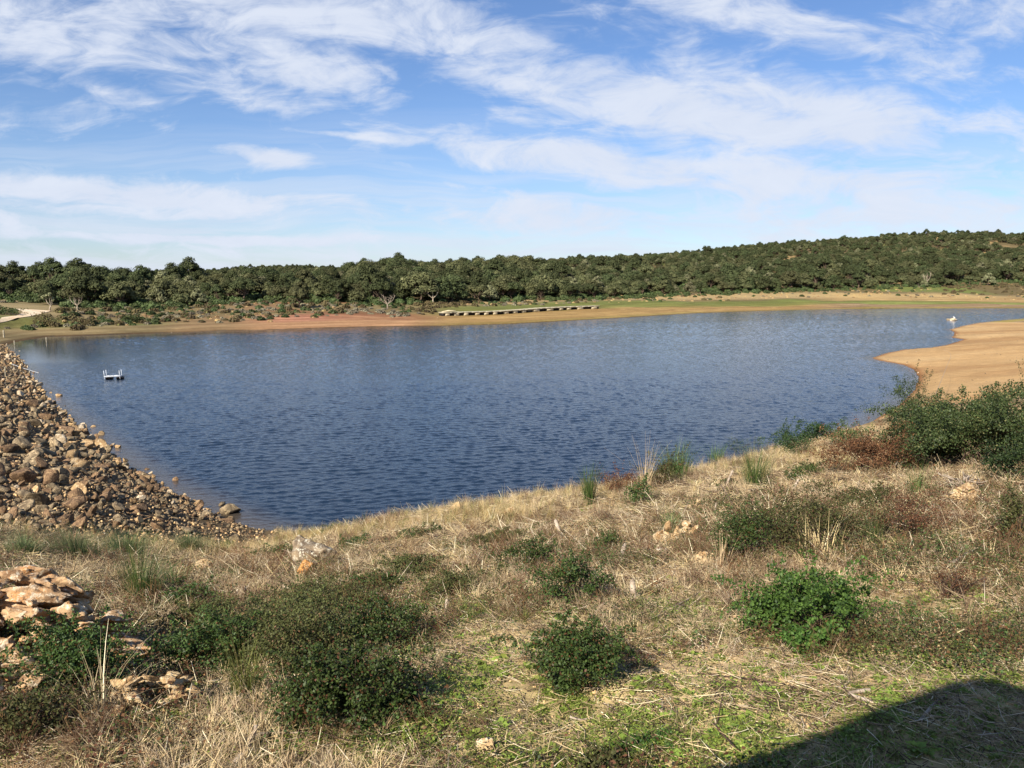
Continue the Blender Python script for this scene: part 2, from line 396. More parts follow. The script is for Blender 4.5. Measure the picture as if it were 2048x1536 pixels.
NZ = fbm(GX / 0.7, GY / 0.7, 21, 5); NB = fbm(GX / 3.1, GY / 3.1, 31, 4); NF = fbm(GX / 22, GY / 7, 41, 5)
gc = np.empty(GX.shape + (3,)); gc[:] = alb(124, 102, 72)  # dark litter soil, kept darker to paint shade into the straw gaps
gc = blend(gc, alb(196, 168, 124), .75 * (1 - smooth(.5 + 3.2 * fbm(GX / 1.3, GY / 1.3, 77, 3))) * (RG < 60))
gc = blend(gc, alb(216, 188, 140), smooth(0.6 + 2.2 * NZ) * smooth((gvv - 1180) / 120))
gc = blend(gc, alb(160, 150, 90), smooth((NB - 0.02) * 7) * 0.35 * smooth((gvv - 1150) / 120))
gc = blend(gc, alb(214, 184, 140), np.exp(-((gu - 950) / 140) ** 2 - ((gvv - 1310) / 45) ** 2))
gc = blend(gc, alb(214, 184, 140), 0.7 * np.exp(-((gu - 1560) / 220) ** 2 - ((gvv - 1330) / 40) ** 2))
gc = blend(gc, alb(225, 185, 120), smooth((0.6 - SD) / 0.6 + NZ) * (RG < 35) * (gu > 430))
gc = blend(gc, alb(215, 182, 125), np.exp(-((gu - 420) / 130) ** 2 - ((gvv - 1098) / 16) ** 2))
# rubble bank on the left: dark earth between the stones
dam = smooth((560 - gu) / 40) * smooth((1100 - gvv) / 30) * (RG < 135)
gc = blend(gc, alb(92, 78, 58), dam)
# sand spit
spit = (RG > 45) * (RG < 250) * (GX > 18) * smooth((RG - 45) / 8) * (gu > 1500)
gc = blend(gc, alb(206, 166, 112), spit * (gvv > 628))
gc = blend(gc, alb(216, 180, 128), spit * smooth(NF * 6) * .6)
gc = blend(gc, alb(176, 134, 86), spit * smooth((-NF - .06) * 8) * .6)
gc = blend(gc, alb(150, 100, 58), spit * smooth((1.0 - SD) / 0.9) * 0.8)
# far shore bands
farm = smooth((RG - 118) / 6) * (gvv < 700) * ((gu < 1600) | (RG > 215))
band = SD + NF * 9
gc = blend(gc, alb(138, 122, 84), farm)
L1 = farm * smooth((420 - gu) / 150)
gc = blend(gc, alb(164, 144, 102), L1 * smooth(0.5 + 4 * NF))
gc = blend(gc, alb(112, 118, 62), L1 * smooth((band - 9) / 5) * smooth((20 - band) / 5) * .8)
gc = blend(gc, alb(96, 78, 50), L1 * smooth((2.2 - SD) / 1.5) * .8)
L2 = farm * (.35 * smooth((gu - 280) / 110) + .65 * smooth((gu - 440) / 120)) * smooth((960 - gu) / 160)
gc = blend(gc, alb(198, 154, 112), L2 * smooth((27 - band) / 8))
gc = blend(gc, alb(196, 140, 110), L2 * np.exp(-((gu - 610) / 110) ** 2) * smooth((band - 7) / 5) * smooth((26 - band) / 5))
gc = blend(gc, alb(150, 96, 70), L2 * smooth((NF - .07) * 12) * .55)
L3 = farm * smooth((gu - 800) / 160)
gc = blend(gc, alb(190, 156, 98), L3 * smooth((32 - band) / 8))
gc = blend(gc, alb(128, 138, 66), L3 * smooth((band - 16) / 7) * smooth((44 - band) / 9) * .85)
gc = blend(gc, alb(166, 146, 84), L3 * smooth((4.5 - SD) / 2) * .8)
gc = blend(gc, alb(186, 160, 112), L3 * smooth((band - 40) / 8) * smooth((76 - band) / 12))
L4 = farm * smooth((gu - 1580) / 140)
gc = blend(gc, alb(180, 152, 114), L4 * smooth((24 - SD) / 4))
gc = blend(gc, alb(152, 160, 84), L4 * smooth((SD - 22) / 3) * smooth((34 - SD) / 4))
gc = blend(gc, alb(172, 152, 84), L4 * smooth((6 - SD) / 1.5))
gc = blend(gc, alb(108, 84, 52), L4 * np.exp(-((SD - 7.0 - 2 * NF) / 0.8) ** 2) * .8)
gc = blend(gc, alb(196, 166, 112), L4 * smooth((SD - 34) / 5) * smooth((70 - SD) / 8))
gc = blend(gc, alb(110, 84, 52), farm * smooth((0.9 - SD) / 0.6) * .8)
# wooded slopes: dry earth with some grass
wood = farm * smooth((SD - 60) / 25)
gc = blend(gc, alb(118, 102, 66), wood)
gc = blend(gc, alb(178, 148, 98), wood * smooth((fbm(GX / 30, GY / 30, 55, 3) - .1) * 9))
gc = blend(gc, alb(120, 132, 62), wood * smooth((fbm(GX / 40, GY / 40, 75, 3) - .12) * 9) * .8)
gc = blend(gc, alb(72, 62, 48), (SD < 0) * np.ones_like(SD))
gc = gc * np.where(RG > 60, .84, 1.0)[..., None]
gc *= (1 + 0.22 * NZ * (RG < 60) + 0.3 * fbm(GX / 5, GY / 5, 61, 4) * (RG >= 60))[..., None]
ii, jj = np.meshgrid(np.arange(nr - 1), np.arange(na), indexing='ij'); j2 = (jj + 1) % na
Q = np.stack([ii * na + jj, (ii + 1) * na + jj, (ii + 1) * na + j2, ii * na + j2], -1).reshape(-1, 4)
GV = np.stack([GX, GY, GZ], -1).reshape(-1, 3)
GV = np.concatenate([GV, [[0, 0, GZ[0].mean()]]]); ctr = len(GV) - 1
T = np.stack([np.full(na, ctr), np.arange(na), (np.arange(na) + 1) % na], -1)
cc = np.concatenate([np.clip(gc.reshape(-1, 3), 0.005, 0.9), [[.3, .25, .18]]]); cc = np.concatenate([cc, np.ones((len(cc), 1))], 1)
m, g = new_mat('earth')
tcg = g.add('ShaderNodeTexCoord').outputs['Object']
vc = g.add('ShaderNodeAttribute', attribute_name='col').outputs['Color']
nA = g.noise(tcg, 9, 8, 0.68); nB = g.noise(tcg, 1.3, 6, 0.6); nC = g.noise(tcg, 0.17, 6, 0.65)
k = g.math('MULTIPLY', g.ramp(nA, .25, .75, .62, 1.32, False), g.math('MULTIPLY', g.ramp(nB, .25, .75, .82, 1.18, False), g.ramp(nC, .3, .7, .88, 1.12, False)))
vor = g.add('ShaderNodeTexVoronoi', i_Vector=tcg, i_Scale=34.0)
peb = g.ramp(vor.outputs['Distance'], .12, .3, 1, 0)
peb = g.math('MULTIPLY', peb, g.ramp(g.noise(tcg, 5, 2), .5, .62))
c = g.mix(1.0, vc, g.add('ShaderNodeCombineXYZ', i_0=k, i_1=k, i_2=k).outputs[0], 'MULTIPLY')
ring = g.noise(g.mapping(tcg, (.03, .03, 10.0)), 1.0, 5, .65)
rw = g.add('ShaderNodeAttribute', attribute_name='rings').outputs['Fac']
c = g.mix(g.math('MULTIPLY', rw, g.ramp(ring, .42, .62, .75, 0.0)), c, g.mix(1.0, c, (.58, .52, .46), 'MULTIPLY'))
c = g.mix(g.math('MULTIPLY', peb, .6), c, (0.52, 0.42, 0.28))
b = g.add('ShaderNodeBsdfPrincipled', i_Base_Color=c, i_Roughness=.92); b.inputs['Specular IOR Level'].default_value = .15
bh = g.math('ADD', g.math('MULTIPLY', nA, .5), g.math('MULTIPLY', peb, .35))
bn = g.add('ShaderNodeBump', i_Strength=.8, i_Height=bh); bn.inputs['Distance'].default_value = .05
g.set(b.inputs['Normal'], bn); g.add('ShaderNodeOutputMaterial', i_Surface=b)
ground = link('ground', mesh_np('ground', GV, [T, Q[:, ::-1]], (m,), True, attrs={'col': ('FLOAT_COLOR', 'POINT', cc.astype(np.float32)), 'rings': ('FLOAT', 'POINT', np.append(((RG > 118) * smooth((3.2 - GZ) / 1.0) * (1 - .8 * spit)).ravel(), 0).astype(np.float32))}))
tag(ground, kind='structure')

# ------------------------------------------------------------------ water
SLOPE = .115
m, g = new_mat('lake_water')
tcw = g.add('ShaderNodeTexCoord').outputs['Object']
s1 = g.noise(g.mapping(tcw, (3.0, 6.5, 1), (0, 0, .12)), 1.0, 4, .6, .3)
bn = g.add('ShaderNodeBump', i_Strength=g.math('MULTIPLY_ADD', g.add('ShaderNodeAttribute', attribute_name='calm').outputs['Fac'], -.58, .6), i_Height=s1); bn.inputs['Distance'].default_value = .05
shal = g.add('ShaderNodeAttribute', attribute_name='shallow').outputs['Fac']
wc = g.mix(shal, (.010, .022, .042), (.085, .062, .035))
b = g.add('ShaderNodeBsdfPrincipled', i_Base_Color=wc, i_Roughness=.06, i_IOR=1.33, i_Normal=bn)
g.add('ShaderNodeOutputMaterial', i_Surface=b)
wr = np.exp(np.arange(math.log(25), math.log(440), .0023)); wa = np.radians(np.arange(-37.5, 49, .085))
WX = np.sin(wa)[None] * wr[:, None]; WY = np.cos(wa)[None] * wr[:, None]
cs = slice(None, None, 8)      # shoreline distance on a coarse grid, then filled in
ws_ = lake_sd(WX[cs, cs], WY[cs, cs])
ri, ci_ = np.arange(len(wr)) / 8, np.arange(len(wa)) / 8
r0 = np.clip(ri.astype(int), 0, ws_.shape[0] - 2); c0_ = np.clip(ci_.astype(int), 0, ws_.shape[1] - 2); fr_ = np.clip(ri - r0, 0, 1)[:, None]; fc_ = np.clip(ci_ - c0_, 0, 1)[None]
WS = (ws_[r0][:, c0_] * (1 - fr_) + ws_[r0 + 1][:, c0_] * fr_) * (1 - fc_) + (ws_[r0][:, c0_ + 1] * (1 - fr_) + ws_[r0 + 1][:, c0_ + 1] * fr_) * fc_
keep = WS < 1.6
nw = len(wa); i_, j_ = np.meshgrid(np.arange(len(wr) - 1), np.arange(nw - 1), indexing='ij')
Qw = np.stack([i_ * nw + j_, i_ * nw + j_ + 1, (i_ + 1) * nw + j_ + 1, (i_ + 1) * nw + j_], -1).reshape(-1, 4)
Qw = Qw[keep.ravel()[Qw].any(1)]
sel = np.unique(Qw); remap = np.zeros(WX.size, int); remap[sel] = np.arange(len(sel))
wx, wy, wsd = WX.ravel()[sel], WY.ravel()[sel], WS.ravel()[sel]; wrad = np.hypot(wx, wy)
# wind waves: many small sinusoids whose crests lie roughly across the view
rw_ = np.random.default_rng(4); NWV = 44; wz = np.zeros(len(wx))
px_, py_ = wx + 1.6 * vnoise(wx / 5, wy / 5, 7), wy + 1.6 * vnoise(wx / 5, wy / 5, 8)
for _ in range(NWV):
    lam = math.exp(rw_.uniform(math.log(.22), math.log(1.0))); k_ = 2 * math.pi / lam; th = rw_.normal(math.pi / 2 + .25, .5)
    wz += (SLOPE * math.sqrt(2 / NWV) / k_) * np.cos(k_ * (px_ * math.cos(th) + py_ * math.sin(th)) + rw_.random() * 6.28)
calmv = .88 * smooth((17 + wsd) / 13) * smooth((wrad - 100) / 12) * smooth((950 - (1024 + F * wx / wy)) / 500)
calmv = np.maximum(calmv, .8 * smooth((12 + wsd) / 12) * smooth((wy - 70) / 30) * (wx < -40))
gust = .72 + .55 * smooth(.5 + 2.4 * fbm(wx / 38, wy / 22, 19, 3))
wz *= gust * (1 - calmv) * (.25 + .75 * smooth(-wsd / 2.5))
shv = smooth((2.5 + wsd) / 2.5) * .8 * (wrad < 110)
water = link('water', mesh_np('water', np.stack([wx, wy, wz], -1), [remap[Qw][:, ::-1]], (m,), True, attrs={'shallow': ('FLOAT', 'POINT', shv), 'calm': ('FLOAT', 'POINT', calmv)}))
tag(water, kind='structure')

# ------------------------------------------------------------------ instanced ground cover (kind = stuff)
def stuff(name, label, cat, pos, rot, scl, sources, pick=None):
    """one object whose points carry the source meshes: only for what nobody could count"""
    n = len(pos)
    cl = bpy.data.collections.new(name + '_kinds')
    for me in sources:
        cl.objects.link(bpy.data.objects.new(name + '_kind', me))
    if pick is None: pick = rng.integers(0, len(sources), n)
    me = bpy.data.meshes.new(name); me.vertices.add(n); me.vertices.foreach_set('co', np.asarray(pos, np.float32).ravel())
    for k, ty, d in (('rot', 'FLOAT_VECTOR', rot), ('scl', 'FLOAT', scl)):
        a = me.attributes.new(k, ty, 'POINT'); a.data.foreach_set('vector' if ty == 'FLOAT_VECTOR' else 'value', np.asarray(d, np.float32).ravel())
    a = me.attributes.new('pick', 'INT', 'POINT'); a.data.foreach_set('value', np.asarray(pick, np.int32))
    o = link(name, me)
    ng = bpy.data.node_groups.new(name, 'GeometryNodeTree')
    ng.interface.new_socket('Geometry', in_out='INPUT', socket_type='NodeSocketGeometry'); ng.interface.new_socket('Geometry', in_out='OUTPUT', socket_type='NodeSocketGeometry')
    N = ng.nodes; L = ng.links
    gi, go = N.new('NodeGroupInput'), N.new('NodeGroupOutput')
    ip = N.new('GeometryNodeInstanceOnPoints'); ip.inputs['Pick Instance'].default_value = True
    ci = N.new('GeometryNodeCollectionInfo'); ci.inputs['Collection'].default_value = cl
    ci.inputs['Separate Children'].default_value = True; ci.inputs['Reset Children'].default_value = True
    def na_(nm, ty):
        q = N.new('GeometryNodeInputNamedAttribute'); q.data_type = ty; q.inputs['Name'].default_value = nm; return q.outputs['Attribute']
    L.new(gi.outputs[0], ip.inputs['Points']); L.new(ci.outputs[0], ip.inputs['Instance'])
    L.new(na_('pick', 'INT'), ip.inputs['Instance Index']); L.new(na_('rot', 'FLOAT_VECTOR'), ip.inputs['Rotation']); L.new(na_('scl', 'FLOAT'), ip.inputs['Scale'])
    L.new(ip.outputs[0], go.inputs[0])
    md = o.modifiers.new('cover', 'NODES'); md.node_group = ng
    return tag(o, label, cat, None, 'stuff')

def blades(G, n, h, spread, lean, w, segs=3, rc=0.0, hv=.4):
    """n thin bent blades from one root"""
    a = rng.random(n) * 2 * math.pi; hh = h * (1 - hv * rng.random(n)); ln = lean * (0.25 + rng.random(n))
    base = np.stack([np.cos(a), np.sin(a), 0 * a], 1) * (rng.random(n) * spread)[:, None]
    out = np.stack([np.cos(a + rng.normal(0, .5, n)), np.sin(a + rng.normal(0, .5, n)), 0 * a], 1)
    side = norm(np.cross(out, [0, 0, 1.0])) * (w * (0.6 + .8 * rng.random(n)))[:, None]
    ts = np.linspace(0, 1, segs + 1)
    V = []
    for t in ts:
        c = base + out * (hh * ln * t ** 1.7)[:, None] + np.array([0, 0, 1.0]) * (hh * t * (1 - .35 * ln * t))[:, None]
        k = 1 - t * .9
        V += [c - side * k, c + side * k]
    V = np.stack(V, 1)
    m = 2 * (segs + 1)
    q = np.array([(2 * i, 2 * i + 1, 2 * i + 3, 2 * i + 2) for i in range(segs)])
    G.add(V.reshape(-1, 3), None, (q[None] + np.arange(n)[:, None, None] * m).reshape(-1, 4), np.repeat(rng.random(n), m))

M_straw = leaf_mat('straw', lin((226, 202, 156)), lin((166, 140, 98)), lin((242, 226, 190)), .06, .7, .2)
M_straw2 = leaf_mat('weathered_straw', lin((204, 182, 146)), lin((138, 116, 86)), lin((232, 214, 182)), .12, .75, .2)
M_gold = leaf_mat('golden_grass', lin((208, 182, 130)), lin((152, 128, 82)), lin((112, 116, 62)), .2, .65, .2)
M_olive = leaf_mat('olive_grass', lin((122, 130, 62)), lin((92, 92, 52)), lin((170, 152, 96)), .25, .6, .2)
M_weed = leaf_mat('fresh_weed', lin((150, 164, 74)), lin((108, 130, 56)), lin((178, 188, 98)), .35, .5, .25)
M_bram = leaf_mat('bramble_leaf', lin((78, 98, 46)), lin((42, 56, 30)), lin((96, 66, 40)), .2, .5, .22)
M_bram2 = leaf_mat('bright_bramble_leaf', lin((92, 124, 54)), lin((52, 78, 36)), None, .22, .5, .2)
M_bram3 = leaf_mat('dull_bramble_leaf', lin((94, 98, 54)), lin((60, 60, 36)), lin((112, 84, 60)), .2, .6, .2)
M_rush = leaf_mat('rush', lin((92, 118, 60)), lin((66, 92, 48)), lin((150, 146, 84)), .2, .5, .3)
M_lent = leaf_mat('lentisk_leaf', lin((80, 94, 52)), lin((46, 58, 34)), lin((112, 112, 68)), .2, .5, .22)
M_lent2 = leaf_mat('dark_lentisk_leaf', lin((66, 86, 46)), lin((38, 54, 30)), None, .2, .5, .22)
M_rust = leaf_mat('rusty_leaf', lin((112, 78, 52)), lin((84, 58, 42)), lin((142, 104, 70)), .2, .7, .2)
M_heath = leaf_mat('heath', lin((132, 124, 102)), lin((104, 96, 78)), lin((150, 142, 118)), .1, .8, .1)
M_scrubg = leaf_mat('green_scrub', lin((84, 96, 54)), lin((60, 72, 42)), None, .15, .6, .2)
M_scrubb = leaf_mat('brown_scrub', lin((116, 102, 70)), lin((86, 76, 54)), lin((120, 118, 70)), .15, .7, .2)
M_tan = leaf_mat('dry_sedge', lin((196, 168, 120)), lin((160, 132, 90)), None, .15, .7, .2)
M_dbr = leaf_mat('dead_brush', lin((134, 108, 80)), lin((88, 70, 54)), lin((176, 150, 116)), .05, .8, .1)
M_twig = plain_mat('twig_bark', lin((150, 128, 104)), lin((104, 84, 66)), 14, .85, .3, objrand=.25)
M_dtwig = plain_mat('dark_twig_bark', lin((88, 68, 54)), lin((62, 48, 40)), 14, .85, .3)
M_grey = plain_mat('weathered_wood', lin((176, 160, 140)), lin((124, 108, 90)), 18, .85, .4, objrand=.15)

def gn_mesh(fn, mat_):
    G = Geo(); fn(G); return G.mesh('tuft', mat_)
straw_k = [gn_mesh(lambda G, h=h, l=l: blades(G, 15, h, .07, l, .0030), mm) for h, l, mm in ((.20, .9, M_straw), (.14, 1.3, M_straw2), (.26, .7, M_straw2), (.17, 1.6, M_straw), (.12, 1.0, M_straw2))]
gold_k = [gn_mesh(lambda G, h=h, l=l: blades(G, 26, h, .07, l, .0024), mm) for h, l, mm in ((.55, .55, M_gold), (.42, .8, M_gold), (.35, .9, M_straw), (.5, .6, M_olive))]
green_k = [gn_mesh(lambda G, h=h, l=l: blades(G, 14, h, .05, l, .0028), mm) for h, l, mm in ((.10, .8, M_olive), (.07, 1.1, M_weed), (.13, .7, M_olive))]
def rosette(G, n, s):
    a = np.arange(n) * 2.4 + rng.random(n) * .4; el = rng.uniform(.1, .8, n)
    d = np.stack([np.cos(a) * np.cos(el), np.sin(a) * np.cos(el), np.sin(el)], 1)
    L = LEAF * [1.3, 1, 1]
    scatter(G, L, LEAFT, np.zeros((n, 3)) + d * .006, frames(d, np.array([[0, 0, 1.0]]) + rng.normal(0, .25, (n, 3))), s * rng.uniform(.6, 1.1, n))
def patch(G, n, r, s):
    p = np.stack([rng.normal(0, r, n), rng.normal(0, r, n), rng.uniform(.004, .03, n)], 1)
    a = rng.random(n) * 6.28
    scatter(G, LEAF * [1.3, 1, 1], LEAFT, p, frames(np.stack([np.cos(a), np.sin(a), rng.uniform(0, .6, n)], 1), np.array([[0, 0, 1.0]]) + rng.normal(0, .3, (n, 3))), s * rng.uniform(.5, 1.2, n))
weed_k = [gn_mesh(lambda G: rosette(G, 9, .05), M_weed), gn_mesh(lambda G: rosette(G, 7, .035), M_weed), gn_mesh(lambda G: patch(G, 26, .045, .018), M_weed),
          gn_mesh(lambda G: patch(G, 34, .06, .014), M_weed), gn_mesh(lambda G: patch(G, 22, .05, .02), M_olive)]
def litter(G, n, r, l0, l1, w):
    for _ in range(n):
        a = rng.random() * 6.28; l = rng.uniform(l0, l1); c = rng.normal(0, r, 2); e = rng.normal(0, .12)
        d = np.array([math.cos(a), math.sin(a), e]); p0 = np.array([c[0], c[1], .012 + abs(e) * l / 2]) - d * l / 2
        k = np.cross(d, [0, 0, 1]) * l * .06 * rng.normal()
        G.tube([p0, p0 + d * l * .35 + k, p0 + d * l * .7 + k * .6, p0 + d * l], [w, w, w * .8, w * .5], 3, rng.random() ** .5)
litter_k = [gn_mesh(lambda G: litter(G, 11, .11, .06, .30, .0030), mm) for mm in (M_straw2, M_straw, M_dtwig, M_straw2, M_straw)]
bramk = [gn_mesh(lambda G, n=n, r=r: (lambda p: scatter(G, LEAF, LEAFT, p, frames(randdir(n) * [1, 1, .4], np.array([[0, 0, 1.0]]) + rng.normal(0, .5, (n, 3))), rng.uniform(.011, .026, n)))(
    np.stack([rng.normal(0, r, n), rng.normal(0, r, n), rng.uniform(.02, r * 1.2, n)], 1)), mm) for n, r, mm in ((60, .10, M_bram3), (70, .12, M_bram), (44, .09, M_bram3), (60, .13, M_bram3), (50, .10, M_rust))]

# ---- where each cover grows on the near bank
YM = 34.0
def cand(n, y0, y1, lo=-.74, hi=.74, power=1.6):
    """points over the near bank, denser where the eye is close"""
    t = rng.random(n); y = (y0 ** (2 - power) + t * (y1 ** (2 - power) - y0 ** (2 - power))) ** (1 / (2 - power))
    x = y * rng.uniform(lo, hi, n); return x, y
def prep(x, y, extra=0.0):
    sd = lake_sd(x, y); k = (sd > .12 + extra) & (y > 1.5)
    x, y, sd = x[k], y[k], sd[k]
    z = H(x, y); u, v, d = pix(np.stack([x, y, z], 1)); return x, y, z, u, v, sd
def rockzone(u, v): return (u < 545) & (v < 1092 - 40 * np.clip((250 - u) / 300, 0, 1))
def bell(u, v, cu, cv, a, b): return np.exp(-((u - cu) / a) ** 2 - ((v - cv) / b) ** 2)
def bare(u, v):
    w = 0.9 * bell(u, v, 960, 1310, 190, 60) + .75 * bell(u, v, 1560, 1345, 260, 55) + .75 * bell(u, v, 1480, 1440, 300, 60) + .8 * bell(u, v, 1150, 1400, 200, 30) + .7 * bell(u, v, 300, 1330, 90, 80)
    w += .85 * smooth((v - 1300) / 100) * smooth((u - 800) / 150)
    return np.clip(w, 0, 1)
def weedy(u, v):
    w = 1.0 * bell(u, v, 1020, 1440, 230, 75) + .9 * bell(u, v, 1500, 1500, 160, 60) + .55 * bell(u, v, 1900, 1330, 260, 120) + .6 * bell(u, v, 950, 1240, 150, 50) + .6 * bell(u, v, 620, 1160, 60, 20)
    w += .5 * bell(u, v, 350, 1370, 80, 50) + .7 * bell(u, v, 640, 1500, 160, 50) + .5 * bell(u, v, 1420, 1240, 160, 50) + .6 * bell(u, v, 1330, 1210, 120, 30) + .35 * bell(u, v, 1250, 1480, 500, 120) + .3 * bell(u, v, 2000, 1060, 120, 60)
    return np.clip(w, 0, 1)
def place(n, y0, y1, prob, power=1.6, extra=0.0, sink=.0, tiltn=.12):
    x, y = cand(n, y0, y1, power=power); x, y, z, u, v, sd = prep(x, y, extra)
    k = rng.random(len(x)) < np.clip(prob(x, y, u, v, sd), 0, 1)
    x, y, z, u, v = x[k], y[k], z[k], u[k], v[k]; q = len(x)
    return np.stack([x, y, z - sink], 1), np.stack([rng.normal(0, tiltn, q), rng.normal(0, tiltn, q), rng.random(q) * 6.28], 1), np.hypot(x, y), u, v
out_ = lambda u, v: ~rockzone(u, v)
def under(u, v):
    return np.clip(bell(u, v, 500, 1250, 420, 80) + bell(u, v, 120, 1420, 200, 120) + .9 * bell(u, v, 700, 1390, 180, 90) + .8 * bell(u, v, 1620, 1060, 330, 70) + .7 * bell(u, v, 2000, 1080, 120, 130) + .5 * bell(u, v, 1080, 1180, 150, 60) + .5 * bell(u, v, 1560, 1180, 160, 60) + .4 * bell(u, v, 850, 1110, 330, 60), 0, 1)
cl = lambda x, y, s=1.3, sd=77: smooth(.5 + 3.2 * fbm(x / s, y / s, sd, 3))
p, r, d, u, v = place(52000, 3.0, YM, lambda x, y, u, v, sd: out_(u, v) * (1 - .9 * bare(u, v)) * (.05 + .95 * cl(x, y) ** 1.4) * (1 - .5 * weedy(u, v)) * (1 - .45 * under(u, v)))
stuff('dry_grass', 'matted dry straw grass covering the near bank', 'grass', p, r + np.stack([rng.normal(0, .35, len(p)), rng.normal(0, .35, len(p)), 0 * d], 1), rng.uniform(.5, 1.3, len(p)) * (.8 + .35 * smooth((d - 8) / 14)) * (1 - .62 * np.clip(bare(u, v) + .6 * weedy(u, v) + smooth((v - 1230) / 120) * smooth((u - 800) / 200) * .8, 0, 1)), straw_k)
p, r, d, u, v = place(16000, 9, YM, lambda x, y, u, v, sd: out_(u, v) * np.clip(smooth((y - 13) / 5) * smooth((1300 - u) / 200) * 1.0 * smooth(.45 + 4 * fbm(x / 1.4, y / 1.4, 211, 3)) + .4 * smooth((y - 12) / 6) * cl(x, y, 2), 0, 1), 1.2)
stuff('golden_grass', 'tall golden grass along the crest of the near bank above the water', 'grass', p, r, rng.uniform(.4, 1.05, len(p)), gold_k, rng.choice(4, len(p), p=[.3, .2, .3, .2]))
p, r, d, u, v = place(24000, 3.0, 26, lambda x, y, u, v, sd: out_(u, v) * (.36 * cl(x, y, .8, 91) + .5 * bell(u, v, 850, 1110, 360, 70) * cl(x, y, .6, 92) + .5 * weedy(u, v) + .06 * (v > 1250)))
stuff('green_grass', 'short green grass blades between the straw on the near bank', 'grass', p, r, rng.uniform(.6, 1.3, len(p)) * (1 - .5 * smooth((v - 1220) / 100)), green_k)
p, r, d, u, v = place(46000, 3.0, 16, lambda x, y, u, v, sd: out_(u, v) * np.clip(1.3 * weedy(u, v) * cl(x, y, .35, 95) + .05 * (v > 1150) + .10 * (v > 1280), 0, 1))
stuff('low_weeds', 'bright green broadleaf weeds low on the sunny soil', 'weeds', p, r, rng.uniform(.5, 1.2, len(p)), weed_k)
p, r, d, u, v = place(20000, 3.0, 22, lambda x, y, u, v, sd: out_(u, v) * (.45 + .5 * cl(x, y, .9, 99)) * (1 - .5 * bare(u, v)))
stuff('dead_stalk_litter', 'broken dead stalks lying over the near bank', 'litter', p, r * [.6, .6, 1], rng.uniform(.5, 1.3, len(p)) * (.7 + .5 * smooth((d - 6) / 8)), litter_k)
p, r, d, u, v = place(20000, 3.2, 32, lambda x, y, u, v, sd: out_(u, v) * (1 - bare(u, v)) * (.8 * smooth((fbm(x / 1.3, y / 1.3, 123, 4) - .07) * 9) + .85 * under(u, v) * smooth(.65 + 4 * fbm(x / .5, y / .5, 133, 3))))
stuff('creeping_bramble', 'low creeping bramble leaves woven through the dry grass', 'undergrowth', p, r, rng.uniform(.7, 1.5, len(p)), bramk)
def brush(G, n, h, sp):
    for _ in range(n):
        a = rng.random() * 6.28; e = rng.uniform(.35, 1.45); l = h * rng.uniform(.5, 1)
        b0 = np.array([rng.normal(0, .04), rng.normal(0, .04), -.01]); d_ = np.array([math.cos(a) * math.cos(e), math.sin(a) * math.cos(e), math.sin(e)])
        b1 = b0 + d_ * l * .5 + rng.normal(0, .02, 3); b2 = b0 + d_ * l + rng.normal(0, sp, 3); r_ = rng.random()
        G.tube([b0, b1, b2], [.0024, .0018, .0008], 3, r_)
        for j in range(3):
            c0 = b1 + (b2 - b1) * rng.random(); G.tube([c0, c0 + rng.normal(0, .05, 3) + [0, 0, .03]], [.0014, .0008], 3, r_)
brush_k = [gn_mesh(lambda G, n=n, h=h: brush(G, n, h, .04), mm) for n, h, mm in ((18, .30, M_rust), (22, .22, M_dbr), (16, .34, M_dbr), (20, .26, M_straw2))]
p, r, d, u, v = place(7000, 3.2, 30, lambda x, y, u, v, sd: out_(u, v) * (1 - bare(u, v)) * (.10 + .75 * smooth((fbm(x / 1.1, y / 1.1, 323, 4) - .03) * 8) + .5 * under(u, v)))
stuff('dead_brush', 'tangled brown dead brush standing among the straw', 'undergrowth', p, r, rng.uniform(.5, 1.15, len(p)) * (.7 + .4 * smooth((d - 5) / 6)), brush_k)
def stalks(G, n, l0, l1):
    for _ in range(n):
        a = rng.random() * 6.28; e = rng.uniform(.1, 1.35); l = rng.uniform(l0, l1); b0 = np.array([*rng.normal(0, .10, 2), -.02])
        d_ = np.array([math.cos(a) * math.cos(e), math.sin(a) * math.cos(e), math.sin(e)]); k_ = rng.normal(0, l * .05, 3)
        G.tube([b0, b0 + d_ * l * .5 + k_, b0 + d_ * l + k_ * 1.5], [.0042, .0034, .0018], 4, .6 + .4 * rng.random())
        if rng.random() < .4: m0 = b0 + d_ * l * .6 + k_; G.tube([m0, m0 + d_ * l * .2 + rng.normal(0, .06, 3)], [.0022, .001], 3, .8)
stalk_k = [gn_mesh(lambda G, n=n, h=h: stalks(G, n, h * .4, h), mm) for n, h, mm in ((4, .55, M_straw), (6, .40, M_straw2), (5, .65, M_straw2), (7, .35, M_straw))]
p, r, d, u, v = place(4200, 3.4, 30, lambda x, y, u, v, sd: out_(u, v) * (1 - .9 * bare(u, v)) * (1 - .8 * weedy(u, v)) * (.18 + .8 * smooth((fbm(x / 1.5, y / 1.5, 423, 3) - .02) * 8) + .3 * under(u, v)))
stuff('dead_stalks', 'pale broken dead stalks poking out of the straw at all angles', 'stalks', p, r, rng.uniform(.5, 1.1, len(p)) * (.75 + .5 * smooth((d - 5) / 8)), stalk_k)
M_peb = plain_mat('pale_pebble', lin((222, 190, 140)), lin((176, 140, 96)), 20, .85, .3, objrand=.25)

